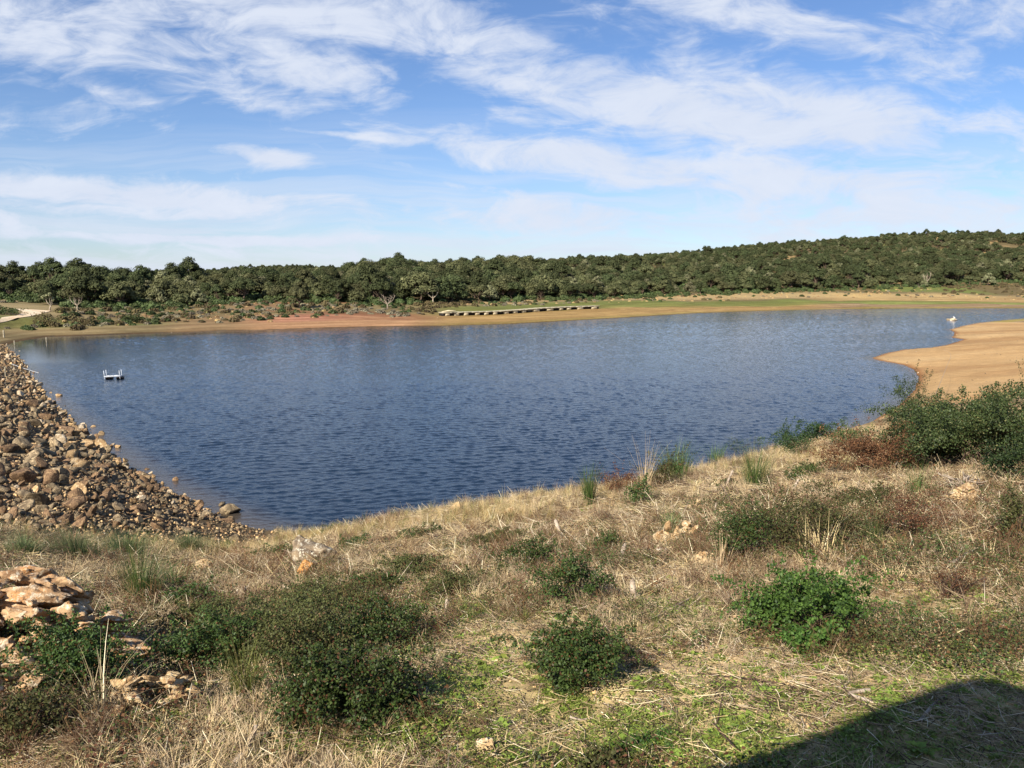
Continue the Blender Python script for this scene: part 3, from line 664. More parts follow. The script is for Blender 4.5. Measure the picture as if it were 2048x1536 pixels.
# ------------------------------------------------------------------ rocks
def rock_mesh(name, mat_, seed, sub=3, cuts=9, rough=.10, squash=(1, .8, .62), flat=False):
    rs = np.random.default_rng(seed)
    import bmesh
    bm = bmesh.new(); bmesh.ops.create_icosphere(bm, subdivisions=sub, radius=1.0)
    V = np.array([q.co for q in bm.verts]); Fc = np.array([[q.index for q in f.verts] for f in bm.faces]); bm.free()
    for _ in range(cuts + 4):
        n_ = norm(rs.normal(size=3)); h = rs.uniform(.34, .60)
        dd = V @ n_ - h; V = V - np.where(dd > 0, dd * .97, 0)[:, None] * n_
    V = V / np.abs(V).max() * .95
    N_ = np.array([mnoise.fractal(Vector(q * 2.4 + seed * 3.1), 1.0, 2.0, 5) for q in V])
    V = V * (1 + rough * N_)[:, None] * np.array(squash)
    return mesh_np(name, V, [Fc], (mat_,), not flat, attrs={'rnd': ('FLOAT', 'POINT', np.full(len(V), .5))})
def rockmat(name, c1, c2, c3, scale=2.2, hue=.3):
    return plain_mat(name, lin(c1), lin(c2), scale, .9, .55, lin(c3), .15, hue, bscale=9)
MR = [rockmat('grey_brown_stone', (146, 128, 100), (98, 84, 66), (184, 162, 126)), rockmat('ochre_stone', (178, 148, 106), (136, 108, 76), (200, 176, 138)),
      rockmat('brown_stone', (138, 110, 82), (98, 78, 60), (172, 142, 104)), rockmat('pale_stone', (196, 176, 146), (160, 138, 108), (216, 204, 180))]
rk = []
for k in range(12):
    rk.append(rock_mesh('stone', MR[(0, 1, 2, 0, 3, 0, 1, 2, 0, 2, 0, 3)[k]], 40 + k, 3, 7 + k % 3, .06, (1, .62 + .07 * (k % 5), .48 + .07 * (k % 4)), flat=True))
rockcol = np.array([0, 1, 2, 0, 3, 0, 1, 2, 0, 2, 0, 3])

# stones of the embankment: dart throwing over the sloping face, larger stones in the middle
dam_pts = []
n = 40000
y = np.exp(rng.uniform(math.log(16), math.log(128), n)); x = y * rng.uniform(-.80, -.28, n)
sd = lake_sd(x, y); z = H(x, y); u, v, dd = pix(np.stack([x, y, z], 1))
ok = (sd > -1.0) & (u > -60) & (u < 560) & (v > 690) & (v < 1100 - 45 * np.clip((250 - u) / 250, 0, 1)) & ((sd > -.2) | (rng.random(n) < .10))
x, y, z, u, v, sd, dd = [q[ok] for q in (x, y, z, u, v, sd, dd)]
big = 0.55 * np.exp(-((u - 60) / 190) ** 2 - ((v - 935) / 75) ** 2)
sz = (0.070 + .072 * smooth((y - 26) / 30)) * np.exp(rng.normal(0, .52, len(x))) * (1 + 1.6 * big) * (1 - .35 * smooth((v - 1040) / 40)) * (1 - .3 * smooth((u - 430) / 80))
sz = np.clip(sz, .06, .62)
order = np.argsort(-sz)
cells = {}; kept = []
for i in order:
    s_ = sz[i]; c0 = (int(x[i] // .7), int(y[i] // .7)); good = True
    for a in (-1, 0, 1):
        for b_ in (-1, 0, 1):
            for j in cells.get((c0[0] + a, c0[1] + b_), ()):
                if (x[i] - x[j]) ** 2 + (y[i] - y[j]) ** 2 < (.70 * (s_ + sz[j])) ** 2: good = False; break
            if not good: break
        if not good: break
    if good: kept.append(i); cells.setdefault(c0, []).append(i)
kept = np.array(kept)
x, y, z, u, v, sd, dd, sz = [q[kept] for q in (x, y, z, u, v, sd, dd, sz)]
lift = sz * rng.uniform(.05, .40, len(x))
pos = np.stack([x, y, z + lift], 1)
rot = np.stack([rng.normal(0, .45, len(x)), rng.normal(0, .45, len(x)), rng.random(len(x)) * 6.28], 1)
# shade of stone: dark and brown in the middle of the bank, ochre along the water
oc = np.clip(.10 + .5 * smooth((1.8 - sd) / 1.5) + .25 * smooth((860 - v) / 90), 0, .85)
pk = np.where(rng.random(len(x)) < oc, rng.choice([1, 6, 1, 4, 11, 2], len(x)), rng.choice([0, 2, 3, 5, 7, 8, 9, 10], len(x)))
show = sz / dd
inview = (u > -10)
rank = np.argsort(-(show * inview))[:296]
isbig = np.zeros(len(x), bool); isbig[rank] = True
txt = {0: 'grey-brown', 1: 'ochre', 2: 'reddish-brown', 3: 'pale'}
for i in rank:
    cnum = rockcol[pk[i]]
    where = 'lying in the shallow water off the left embankment' if sd[i] < -.1 else ('at the waterline of the left stone embankment' if sd[i] < .9 else ('on the upper face of the left stone embankment' if v[i] < 900 else ('in the middle of the left stone embankment' if v[i] < 1010 else 'at the foot of the left stone embankment')))
    size = 'large' if sz[i] > .36 else ('middling' if sz[i] > .24 else 'small')
    o = link('stone', rk[pk[i]], None, pos[i], 0, sz[i] * np.array([1, 1, rng.uniform(.9, 1.2)]))
    o.rotation_euler = rot[i]
    tag(o, f'{size} {txt[cnum]} angular stone {where}', 'stone', f'{size} {txt[cnum]} stones {where}')
stuff('embankment_rubble', 'smaller angular rubble filling the left stone embankment', 'rubble', pos[~isbig], rot[~isbig], sz[~isbig], rk, pk[~isbig])
# gravel and chips between the stones and on the bare soil
n = 14000
gy = np.exp(rng.uniform(math.log(16), math.log(60), n)); gxx = gy * rng.uniform(-.8, -.27, n)
sdg = lake_sd(gxx, gy); zg = H(gxx, gy); ug, vg, _ = pix(np.stack([gxx, gy, zg], 1)); okg = (sdg > -.1) & (vg < 1105) & (ug < 600) & (ug > -60)
p1 = np.stack([gxx, gy, zg], 1)[okg]; s1_ = rng.uniform(.03, .10, len(p1))
x, y = cand(26000, 3, 16); x, y, z, u, v, _ = prep(x, y); kk = rng.random(len(x)) < .12 + .75 * bare(u, v)
p2 = np.stack([x, y, z], 1)[kk]; s2_ = np.exp(rng.normal(math.log(.008), .55, len(p2)))
p3 = np.concatenate([p1, p2]); s3_ = np.concatenate([s1_, s2_])
gk = [rock_mesh('chip', M_peb, 90 + i, 1, 5, .12, (1, .8, .6)) for i in range(3)] + [rk[8], rk[9]]
pkk = np.concatenate([rng.choice(5, len(p1)), rng.choice(3, len(p2))])
stuff('gravel', 'small stone chips scattered over soil and between the embankment stones', 'gravel', p3, rng.random((len(p3), 3)) * 6.28, s3_, gk, pkk)

def blob_mass(seed, nb, w, d, h, sub=3, cuts=12, rough=.1, flat=True, s0=.24, s1=.42):
    """a craggy body: many angular blocks grown into one another"""
    rs = np.random.default_rng(seed); G = Geo()
    for i in range(nb):
        me = rock_mesh('tmp', None, seed * 50 + i, sub, cuts, rough, (1, rs.uniform(.6, .95), rs.uniform(.45, .8)))
        V = np.empty(len(me.vertices) * 3, np.float32); me.vertices.foreach_get('co', V); V = V.reshape(-1, 3)
        T_ = np.array([p.vertices[:] for p in me.polygons]); bpy.data.meshes.remove(me)
        a, e = rs.random() * 6.28, rs.normal(0, .35, 2); s_ = rs.uniform(s0, s1) * (1 if i else 2.4)
        R_ = np.array(Matrix.Rotation(a, 3, 'Z') @ Matrix.Rotation(e[0], 3, 'X') @ Matrix.Rotation(e[1], 3, 'Y'))
        q = rs.random() * 6.28; rr_ = math.sqrt(rs.random()) * .5 * (1 if i else 0)
        c = np.array([math.cos(q) * rr_, math.sin(q) * rr_, (rs.uniform(.5, .85) if i else .1) * (1 - (rr_ / .55) ** 2)])
        G.add((V @ R_.T) * s_ * [1, 1, 1.1] + c, T_)
    V = np.concatenate(G.V); lo, hi = V.min(0), V.max(0); V = (V - (lo + hi) / 2) / (hi - lo); V[:, 2] += .5
    G.V = [V * [w, d, h]]; return G
def boulder(name, label, cat, u, v, wpx, hpx, mat_, seed, sub=4, squash=(1, .8, .7), cuts=12, rough=.12, rz=0., group=None, sink=.3, water_=False, blobs=0):
    p = hit(u, v) if not water_ else np.array([*shore_pt(u, v), 0.0])
    dist = pix(p)[2]; w = wpx / F * dist; h = hpx / F * dist
    if blobs:
        G = blob_mass(seed, blobs, w, w * .7, h / (1 - sink)); G.V[0][:, 2] -= sink * h / (1 - sink)
        me = G.mesh(name, mat_)
        return tag(link(name, me, None, p), label, cat, group)
    me = rock_mesh(name, mat_, seed, sub, cuts, rough, squash)
    V = np.empty(len(me.vertices) * 3, np.float32); me.vertices.foreach_get('co', V); V = V.reshape(-1, 3)
    c_, s_ = math.cos(rz), math.sin(rz); V[:, :2] = V[:, :2] @ np.array([[c_, s_], [-s_, c_]])
    V = (V - (V.max(0) + V.min(0)) / 2) / (V.max(0) - V.min(0)); V[:, 2] += .5 - sink
    V *= [w, w * .8, h / (1 - sink)]
    me.vertices.foreach_set('co', V.ravel()); me.update()
    o = link(name, me, None, p); return tag(o, label, cat, group)
def lichen_mat(name, base, dark, lichen, orange=None):
    m, g = new_mat(name); tc = g.add('ShaderNodeTexCoord').outputs['Object']
    c = g.mix(g.ramp(g.noise(tc, 5, 8, .6, .5), .38, .62), tuple(lin(base)), tuple(lin(dark)))
    if orange: c = g.mix(g.ramp(g.noise(tc, 6, 8, .7, .3), .5, .62, 0, .8), c, tuple(lin(orange)))
    c = g.mix(g.ramp(g.noise(tc, 15, 8, .7, .2), .52, .62, 0, .8), c, tuple(lin(lichen)))
    c = g.mix(g.ramp(g.noise(tc, 17, 6, .6, .6), .62, .68), c, (.09, .08, .07))
    b = g.add('ShaderNodeBsdfPrincipled', i_Base_Color=c, i_Roughness=.9); b.inputs['Specular IOR Level'].default_value = .15
    bn = g.add('ShaderNodeBump', i_Strength=.7, i_Height=g.noise(tc, 16, 10, .68)); bn.inputs['Distance'].default_value = .05
    g.set(b.inputs['Normal'], bn); g.add('ShaderNodeOutputMaterial', i_Surface=b); return m
M_lich = lichen_mat('lichened_rock', (194, 160, 120), (136, 106, 78), (226, 212, 184), (204, 148, 92))
M_white = lichen_mat('white_lichened_rock', (160, 140, 112), (100, 86, 70), (222, 214, 190))
M_orng = plain_mat('orange_rock', lin((214, 156, 92)), lin((190, 128, 68)), 9, .9, .5, lin((226, 182, 124)), .15, bscale=14)
M_sand = plain_mat('crumbly_ochre_rock', lin((206, 176, 130)), lin((168, 134, 94)), 9, .95, .8, lin((222, 202, 166)), .15, bscale=14)
# lichen-crusted outcrop on the left: one ragged mass of ledges
def outcrop(name, label, u, v, wpx, hpx, seed, nb=46, depth=.7, mat_=None):
    p = hit(u, v); dist = pix(p)[2]; w = wpx / F * dist; h = hpx / F * dist
    G = blob_mass(seed, nb, w, w * depth, h * 1.25, 4 if nb > 100 else 3, 9, .34, s0=.05, s1=.16); G.V[0][:, 2] -= .25 * h
    V = G.V[0]; V[:, 2] += H(V[:, 0] + p[0], V[:, 1] + p[1]) - p[2]
    return tag(link(name, G.mesh(name, mat_ or M_lich), None, p), label, 'rock')
outcrop('rock_outcrop', 'large lichen-crusted ochre outcrop with ragged ledges on the left slope', 60, 1310, 540, 180, 3, 150)
outcrop('rock_outcrop', 'lower ochre outcrop with orange stains below the ragged ledges, at the left', -20, 1420, 300, 130, 8, 60)
boulder('rock', 'rounded rock crusted with white and black lichen in the grass', 'rock', 632, 1140, 92, 66, M_white, 5, rz=.3, squash=(1, .8, .8))
boulder('rock', 'orange block leaning on the white-lichened rock', 'rock', 607, 1152, 42, 34, M_orng, 6, squash=(1, .8, .9))
boulder('rock', 'crumbly pinkish rock in the grass above the outcrop, beside green rushes', 'rock', 402, 1146, 56, 30, M_sand, 7, blobs=9)
boulder('rock', 'small yellow rock at the foot of the tall green rushes', 'rock', 300, 1172, 46, 20, M_sand, 17)
boulder('stone', 'small pale upright stone alone in the green undergrowth', 'stone', 483, 1204, 24, 34, M_white, 9, 3, squash=(.7, .6, 1))
outcrop('rock', 'long pale mound of crumbly rock between two bramble thickets', 300, 1410, 210, 70, 10, 60, .9, M_sand)
boulder('rock', 'small ochre rock at the end of the long pale mound', 'rock', 262, 1418, 46, 50, M_sand, 19, blobs=5)
for (a, b_, w, h, lb) in ((1338, 1092, 62, 52, 'tallest of the crumbly ochre rocks in the straw'), (1372, 1075, 48, 32, 'ochre rock just behind the tallest crumbly rock'), (1405, 1128, 46, 26, 'ochre rock lying downhill beside the dark bramble'),
                          (1326, 1112, 34, 18, 'flat pale stone under the tallest crumbly rock'), (1392, 1018, 52, 20, 'low ochre rock in the straw above the crumbly group'), (1925, 1000, 84, 34, 'yellow rock under dead roots near the right edge'),
                          (1945, 975, 40, 22, 'small yellow rock above the dead roots'), (1468, 1246, 44, 18, 'brown flat stone left of the bright green bramble'), (1020, 1030, 26, 18, 'little ochre stone on the crest in golden grass'),
                          (1880, 1246, 36, 14, 'pale flat stone among sticks right of the bright bramble'), (970, 1498, 36, 24, 'orange stone in the bright weeds at the bottom'),
                          (1850, 1112, 30, 14, 'white flat stone among the litter on the right'), (912, 1018, 20, 16, 'tiny ochre stone showing through grass beside the water')):
    boulder('rock', lb, 'rock', a, b_, w, h, M_sand if 'pale' not in lb and 'white' not in lb else M_white, int(a), 3 if w < 45 else 4, rz=a * .1, blobs=5 if w > 40 else 0)
for (a, b_, w, h, lb, mm) in ((460, 1026, 42, 20, 'brown domed boulder standing in the water off the embankment tip', 0), (284, 956, 14, 9, 'lone dark stone in the water beside the embankment', 0), (391, 1016, 17, 10, 'flat stone in the water nearest the domed boulder', 2),
                              (220, 925, 16, 6, 'pale flat stone barely above water beside the embankment', 1), (308, 978, 22, 6, 'low brown stone awash beside the embankment', 2), (1907, 641, 14, 6, 'pale rock in the far water with a white bird on it', 3), (1897, 640, 8, 3, 'tiny dark stone beside the pale rock in the far water', 0)):
    boulder('boulder' if w > 30 else 'stone', lb, 'boulder' if w > 30 else 'stone', a, b_, w, h, MR[mm], int(a) + 3, 4, squash=(1, .7, .7), sink=.3, water_=True)

n = 9000
y = np.exp(rng.uniform(math.log(62), math.log(330), n)); x = y * rng.uniform(-.70, .70, n); sd = lake_sd(x, y); k = (sd > .1) & (sd < 34) & (fbm(x / 6, y / 6, 411, 3) + .25 * (sd < 2) > .10)
x, y = x[k], y[k]; z = H(x, y)
stuff('shore_stones', 'scattered small stones on the bare sand of the drawn-down shore', 'gravel', np.stack([x, y, z], 1), rng.random((len(x), 3)) * 6.28, np.exp(rng.normal(math.log(.07), .5, len(x))), rk[:6])

# ------------------------------------------------------------------ near bushes, one by one
def bush(name, label, cat, u, v, wpx, hpx, mat_, kind='dome', leaf=.03, n=5000, stems=14, depth=.85, seed=0, stem_mat=None, lean=0., group=None, sprig=0.0, gap=.35):
    p = hit(u, v); dist = pix(p)[2]; w = wpx / F * dist / 2 * 1.12; h = hpx / F * dist * 1.2
    t = thing(name, label, cat, p, 0, group)
    G = Geo()
    # lumps that make up the outline, and sprays that break it
    leaf = leaf * .78; n = int(n * 1.35); m = 20
    a = rng.random(m) * 6.28; rr_ = np.sqrt(rng.random(m)) * .74
    lc = np.stack([np.cos(a) * rr_ * w, np.sin(a) * rr_ * w * depth, h * rng.uniform(.12, .70, m) * (1.1 - .75 * rr_)], 1)
    lr = rng.uniform(.14, .42, m)
    k = rng.integers(0, m, n); dr = randdir(n); dr[:, 2] = np.abs(dr[:, 2]) * 1.0 - .25
    rad = rng.uniform(0, 1, n) ** gap
    q = lc[k] + dr * (lr[k] * rad)[:, None] * [w, w * depth, h * .95]
    ns = int(n * .42); K_ = max(10, int(stems * 2.2)); sk_ = rng.integers(0, K_, ns)
    sa = rng.random(K_) * 6.28; s0 = np.stack([rng.normal(0, .3, K_) * w, rng.normal(0, .3, K_) * w * depth, np.full(K_, h * .2)], 1)
    reach = rng.uniform(.35, .95 + sprig, K_); up_ = rng.uniform(.1, .8 + sprig, K_) * h
    s1 = s0 + np.stack([np.cos(sa) * reach * w, np.sin(sa) * reach * w * depth, up_ * (1.15 - .6 * reach)], 1)
    sm = (s0 + s1) / 2 + np.array([0, 0, .3 * h])
    tt_ = rng.uniform(.15, 1, ns)[:, None]
    q[:ns] = (1 - tt_) ** 2 * s0[sk_] + 2 * tt_ * (1 - tt_) * sm[sk_] + tt_ ** 2 * s1[sk_] + rng.normal(0, .045, (ns, 3)) * [w, w, h] * (1.3 - tt_)
    q[:, 2] = np.clip(q[:, 2], .01, None)
    q[:, 0] += lean * q[:, 2]
    # hug the slope
    q[:, 2] += H(q[:, 0] + p[0], q[:, 1] + p[1]) - p[2]
    nr_ = norm(dr + rng.normal(0, .6, (n, 3)) + [0, 0, .3])
    scatter(G, LEAF, LEAFT, q, frames(norm(np.cross(nr_, randdir(n))), nr_), leaf * rng.uniform(.55, 1.2, n))
    o = link('foliage', G.mesh('foliage', mat_), t)
    B = Geo()
    for i in range(stems):
        j = rng.integers(0, m); tip = lc[j] + dr[i] * lr[j] * [w, w, h] * rng.uniform(.8, 1.0 + sprig)
        b0 = np.array([rng.normal(0, w * .22), rng.normal(0, w * .2), -.03]); mid = (b0 + tip) / 2 + [0, 0, h * .22]
        ts = np.linspace(0, 1, 6)[:, None]
        pts = (1 - ts) ** 2 * b0 + 2 * ts * (1 - ts) * mid + ts ** 2 * tip
        pts[:, 2] += H(pts[:, 0] + p[0], pts[:, 1] + p[1]) - p[2]
        B.tube(pts, np.linspace(.0045, .0014, 6) * max(1, w * 1.2), 4)
    link('stem', B.mesh('stem', stem_mat or M_dtwig), t)
    return t
def rush(name, label, cat, u, v, wpx, hpx, mat_, n=260, lean=.5, w=.0022, group=None):
    hpx = hpx * 1.4
    p = hit(u, v); dist = pix(p)[2]; G = Geo(); sp = wpx / F * dist / 2
    blades(G, n, hpx / F * dist * 1.1, sp * .55, lean, w * max(1, dist / 9), 4, hv=.6)
    V = np.concatenate(G.V); V[:, 2] += H(V[:, 0] + p[0], V[:, 1] + p[1]) - p[2] - .01; G.V = [V]
    o = link(name, G.mesh(name, mat_), None, p); return tag(o, label, cat, group)

bush('bramble', 'bright green lobed-leaf bramble on bare straw right of centre', 'bramble', 1615, 1262, 255, 140, M_bram2, leaf=.038, n=7600, gap=.45, stems=26, sprig=.15)
bush('bramble', 'lower bright sprawl of the green bramble nearest the bare soil', 'bramble', 1622, 1302, 120, 64, M_bram2, leaf=.042, n=1300, stems=8)
bush('bramble', 'dense dark green domed shrub alone on the sunny soil', 'shrub', 1155, 1362, 205, 128, M_bram, leaf=.026, n=12000, stems=16, gap=.25)
bush('bramble', 'deep green bramble thicket bulging onto the bare soil, low centre', 'bramble', 690, 1440, 270, 160, M_bram, leaf=.028, n=11000, stems=20)
bush('bramble', 'dark green bramble mound behind the low centre thicket', 'bramble', 760, 1300, 200, 110, M_bram, leaf=.028, n=6500, stems=18)
bush('bramble', 'broad olive bramble spread behind the green rush tuft', 'bramble', 545, 1290, 330, 120, M_bram3, leaf=.028, n=11000, stems=24)
bush('bramble', 'reddish-green bramble spread below the lichened rock', 'bramble', 640, 1225, 330, 70, M_bram3, leaf=.028, n=8000, stems=20)
bush('bramble', 'dark bramble thicket in front of the lower ochre outcrop', 'bramble', 165, 1395, 230, 165, M_bram, leaf=.028, n=11000, stems=26, sprig=.2)
bush('bramble', 'dense dark bramble lump right beside the pale mound', 'bramble', 425, 1345, 190, 130, M_bram, leaf=.026, n=9000, stems=20)
bush('bramble', 'dark bramble lump between the olive spread and the low thicket', 'bramble', 600, 1345, 220, 125, M_bram3, leaf=.026, n=9500, stems=24, sprig=.15)
bush('bramble', 'low right tail of the deep green thicket on bare soil', 'bramble', 805, 1432, 130, 56, M_bram, leaf=.026, n=3600, stems=8)
bush('bramble', 'small grey-green bramble by the pale upright stone', 'bramble', 400, 1250, 150, 60, M_bram3, leaf=.028, n=4500, stems=14)
bush('bramble', 'bramble patch just right of the long slope branch', 'bramble', 905, 1190, 130, 56, M_bram3, leaf=.028, n=3600, stems=14)
bush('bramble', 'dark patch in straw between the lichened rock and the crest', 'bramble', 960, 1100, 100, 30, M_bram3, leaf=.034, n=2000, stems=8)
bush('bramble', 'low olive cushion right of the lichened rock among pale stems', 'bramble', 810, 1150, 140, 44, M_bram3, leaf=.032, n=3200, stems=12)
bush('bramble', 'flat dull bramble between that olive cushion and the cut orange-tipped stem', 'bramble', 1010, 1085, 130, 36, M_bram3, leaf=.034, n=2600, stems=10)
bush('bramble', 'low green bramble in straw behind the cut canes, right', 'bramble', 1730, 1010, 150, 40, M_bram3, leaf=.036, n=3000, stems=16)
bush('bramble', 'thin bramble over bare stems at the bottom left corner', 'bramble', 60, 1480, 220, 110, M_bram3, leaf=.026, n=3600, stems=40, sprig=.3)
bush('bramble', 'loose upright bramble in the straw above the domed shrub', 'bramble', 1135, 1205, 170, 110, M_bram, leaf=.03, n=4200, stems=18, sprig=.2, gap=.6)
bush('bramble', 'small dark bramble in the straw behind the loose upright one', 'bramble', 1050, 1142, 140, 70, M_bram, leaf=.032, n=2600, stems=12, gap=.6)
bush('bramble', 'leggy dark shrub left of the tallest crumbly rock', 'shrub', 1205, 1105, 70, 46, M_bram, leaf=.034, n=1100, stems=8)
bush('bramble', 'long dull green bramble bank behind the crumbly rocks', 'bramble', 1600, 1100, 320, 130, M_bram3, leaf=.034, n=10500, stems=46, sprig=.35)
bush('bramble', 'darker left end of the long dull bramble bank', 'bramble', 1475, 1120, 120, 110, M_bram, leaf=.034, n=3000, stems=16, sprig=.2)
bush('bramble', 'brownish leafy weeds right of the long bramble bank', 'shrub', 1800, 1075, 230, 110, M_rust, leaf=.03, n=2600, stems=46, sprig=.45, gap=.7)
bush('bramble', 'dark brown dead weed patch among sticks on the right', 'shrub', 1905, 1195, 140, 70, M_rust, leaf=.02, n=1100, stems=60, sprig=.3, gap=.7)
bush('bramble', 'dark green weed clump at the bottom edge, centre right', 'weed', 1225, 1550, 190, 40, M_bram3, leaf=.028, n=1300, stems=12)
bush('bramble', 'small leafy sprig beside the building shadow at the bottom', 'weed', 1290, 1490, 120, 24, M_bram2, leaf=.024, n=500, stems=8)
bush('bramble', 'low dark bramble patch below the white-lichened rock', 'bramble', 745, 1178, 120, 36, M_bram, leaf=.03, n=2200, stems=8)
bush('bramble', 'low green bramble patch on the slope above that rock', 'bramble', 700, 1096, 90, 26, M_bram, leaf=.04, n=1200, stems=5)
bush('bramble', 'low green patch left above the white-lichened rock', 'bramble', 540, 1112, 130, 26, M_bram, leaf=.04, n=1400, stems=5)
bush('bramble', 'dark low bush on the slope among pale straw, centre', 'bramble', 840, 1075, 110, 26, M_bram, leaf=.04, n=1300, stems=5)
bush('bramble', 'dark patch beside the golden grass crest, centre left', 'bramble', 665, 1070, 56, 26, M_bram, leaf=.045, n=700, stems=4)
bush('shrub', 'dark leafy shrub on the right edge above the dead roots', 'shrub', 2020, 965, 110, 100, M_lent2, leaf=.05, n=2600, stems=14, sprig=.3)
bush('shrub', 'brown-green shrub on the right edge below the dead roots', 'shrub', 2040, 1085, 150, 140, M_bram3, leaf=.035, n=4200, stems=30, sprig=.4)
bush('bush', 'big light green bush with arching sprays hiding the sand spit', 'bush', 1935, 930, 330, 168, M_lent, leaf=.058, n=44000, stems=40, sprig=.0, gap=.5)
bush('bush', 'bluish dark bush on the water side of the big light green bush', 'bush', 1822, 872, 110, 118, M_lent2, leaf=.058, n=8000, stems=18, sprig=.2, gap=.5)
bush('bush', 'dark skirt of foliage under the left end of the big bush', 'bush', 1835, 918, 140, 100, M_lent2, leaf=.055, n=6500, stems=14, gap=.5)
bush('bush', 'tall thin dark shrub reaching highest at the right edge', 'bush', 2062, 860, 70, 120, M_lent2, leaf=.055, n=3600, stems=30, sprig=.3, gap=.6)
bush('bush', 'round rusty-brown bush in front of the big green bush', 'bush', 1735, 950, 190, 95, M_rust, leaf=.05, n=8000, stems=60, sprig=.2, stem_mat=M_dtwig, gap=.5)
bush('shrub', 'dark green leafy shrub on the crest, left of the brown bush', 'shrub', 1612, 905, 110, 72, M_lent2, leaf=.058, n=5000, stems=12, gap=.5)
bush('shrub', 'slender dark shrub standing left of its leafy neighbour on the crest', 'shrub', 1568, 893, 50, 54, M_lent2, leaf=.055, n=1500, stems=8, gap=.6)
bush('shrub', 'pale green shrub on the crest beside the sandy shore', 'shrub', 1680, 888, 80, 46, M_scrubg, leaf=.07, n=1200, stems=10, gap=.6)
bush('shrub', 'thin green shrub on the crest left of the slender dark one', 'shrub', 1490, 895, 120, 36, M_scrubg, leaf=.06, n=1300, stems=12, gap=.7)
bush('shrub', 'dark green clump in the straw below the crest shrubs', 'shrub', 1612, 955, 80, 36, M_bram, leaf=.045, n=1300, stems=6)
bush('shrub', 'dark olive shrub among brown weeds on the crest', 'shrub', 1322, 975, 90, 66, M_bram3, leaf=.05, n=2300, stems=20, sprig=.3)
bush('shrub', 'rusty thin bush beside the tall rush on the crest', 'bush', 1232, 985, 100, 50, M_rust, leaf=.045, n=1700, stems=30, sprig=.3)
bush('shrub', 'little dark shrub low at the left of the dark olive one', 'shrub', 1277, 1010, 60, 60, M_bram, leaf=.045, n=1200, stems=8)
bush('shrub', 'tiny dark green cushion in straw beside a stump', 'shrub', 1455, 972, 44, 18, M_bram, leaf=.04, n=500, stems=3)
for uu, vv, ww, hh, lb in ((330, 1180, 90, 26, 'green shrub in front of the tall rushes'), (460, 1100, 60, 22, 'dark green shrub where rubble meets grass'), (380, 1215, 120, 60, 'dark shrub between outcrop and rushes')):
    bush('shrub', lb, 'shrub', uu, vv, ww, hh, M_bram, leaf=.035, n=1600, stems=8)
M_broom = leaf_mat('broom', lin((120, 134, 88)), lin((92, 108, 70)), lin((160, 156, 108)), .2, .6, .2)
rush('rush_tuft', 'tall green rush clump right of the lichened outcrop', 'rush', 282, 1205, 120, 130, M_rush, 420, .75)
rush('rush_tuft', 'lower green rushes spilling from the tall clump', 'rush', 345, 1172, 110, 50, M_rush, 240, 1.1)
rush('rush_tuft', 'upright green rush tuft in front of the olive bramble', 'rush', 490, 1395, 110, 120, M_olive, 200, .6, .0018)
rush('rush_tuft', 'bright green spiky clump on the slope below the crest', 'rush', 1508, 978, 90, 84, M_rush, 330, .55)
rush('rush_tuft', 'narrow dark green rush standing on the crest by the water', 'rush', 1178, 1008, 46, 66, M_rush, 300, .35)
rush('rush_tuft', 'green rush tuft on the crest left of the olive shrub', 'rush', 1355, 955, 100, 64, M_rush, 300, .6)
rush('rush_tuft', 'smaller green tuft on the crest right of its neighbour', 'rush', 1432, 918, 60, 36, M_rush, 160, .6)
rush('rush_tuft', 'dark rush tuft just above the tallest crumbly rock', 'rush', 1340, 1062, 60, 50, M_rush, 160, .8)
rush('rush_tuft', 'thin green rushes on the right, above the dead roots', 'rush', 1835, 990, 80, 60, M_rush, 160, .6)
rush('rush_tuft', 'thin green rushes standing in the middle of the long bramble bank', 'rush', 1740, 1090, 90, 80, M_rush, 200, .5)
for uu, vv, ww, hh, lb in ((150, 1118, 190, 62, 'broad feathery broom at the foot of the rubble'), (250, 1118, 110, 56, 'feathery broom with upright tips beside the broad one'), (50, 1112, 110, 44, 'low feathery broom at the left edge of the rubble'), (380, 1108, 60, 40, 'small wispy broom where the rubble ends')):
    rush('broom', lb, 'broom', uu, vv, ww, hh, M_broom, 900, .9, .0022)
rush('dry_reed_tuft', 'tall pale reed stalks rising at the left of the crest', 'reed', 1290, 985, 50, 90, M_straw, 60, .5)
rush('dry_reed_tuft', 'upright cut cane stalks in front of the long bramble bank', 'cane', 1640, 1110, 190, 80, M_straw, 60, .5, .005)
rush('dry_reed_tuft', 'cut cane stalks standing right of the crumbly rocks', 'cane', 1440, 1140, 80, 70, M_straw, 36, .5, .005)
rush('dry_reed_tuft', 'pale dead stalks crossing above the pale mound', 'reed', 200, 1440, 160, 150, M_straw2, 40, .8, .003)

# ------------------------------------------------------------------ sticks and stumps
def stick(label, pts, rad, mat_=None, name='stick', h=.015, cat='stick'):
    W_ = np.array([hit(*q[:2]) + [0, 0, (q[2] if len(q) > 2 else h)] for q in pts]); d_ = pix(W_[0])[2]
    n_ = len(W_); ts = np.linspace(0, n_ - 1, (n_ - 1) * 5 + 1); P_ = np.stack([np.interp(ts, range(n_), W_[:, k]) for k in range(3)], 1)
    P_ += np.random.default_rng(int(pts[0][0])).normal(0, rad * .35, P_.shape); P_[1:-1] = (P_[:-2] + P_[1:-1] * 2 + P_[2:]) / 4
    zz = H(P_[:, 0], P_[:, 1]); P_[:, 2] = np.maximum(P_[:, 2], zz + rad * .4)
    G = Geo(); G.tube(P_ - P_[0], np.linspace(rad, rad * .45, len(P_)), 7)
    return tag(link(name, G.mesh(name, mat_ or M_grey, True), None, P_[0]), label, cat)
stick('curved grey branch crossing the edge of the building shadow', [(1740, 1385), (1690, 1392), (1790, 1420), (1835, 1448)], .014)
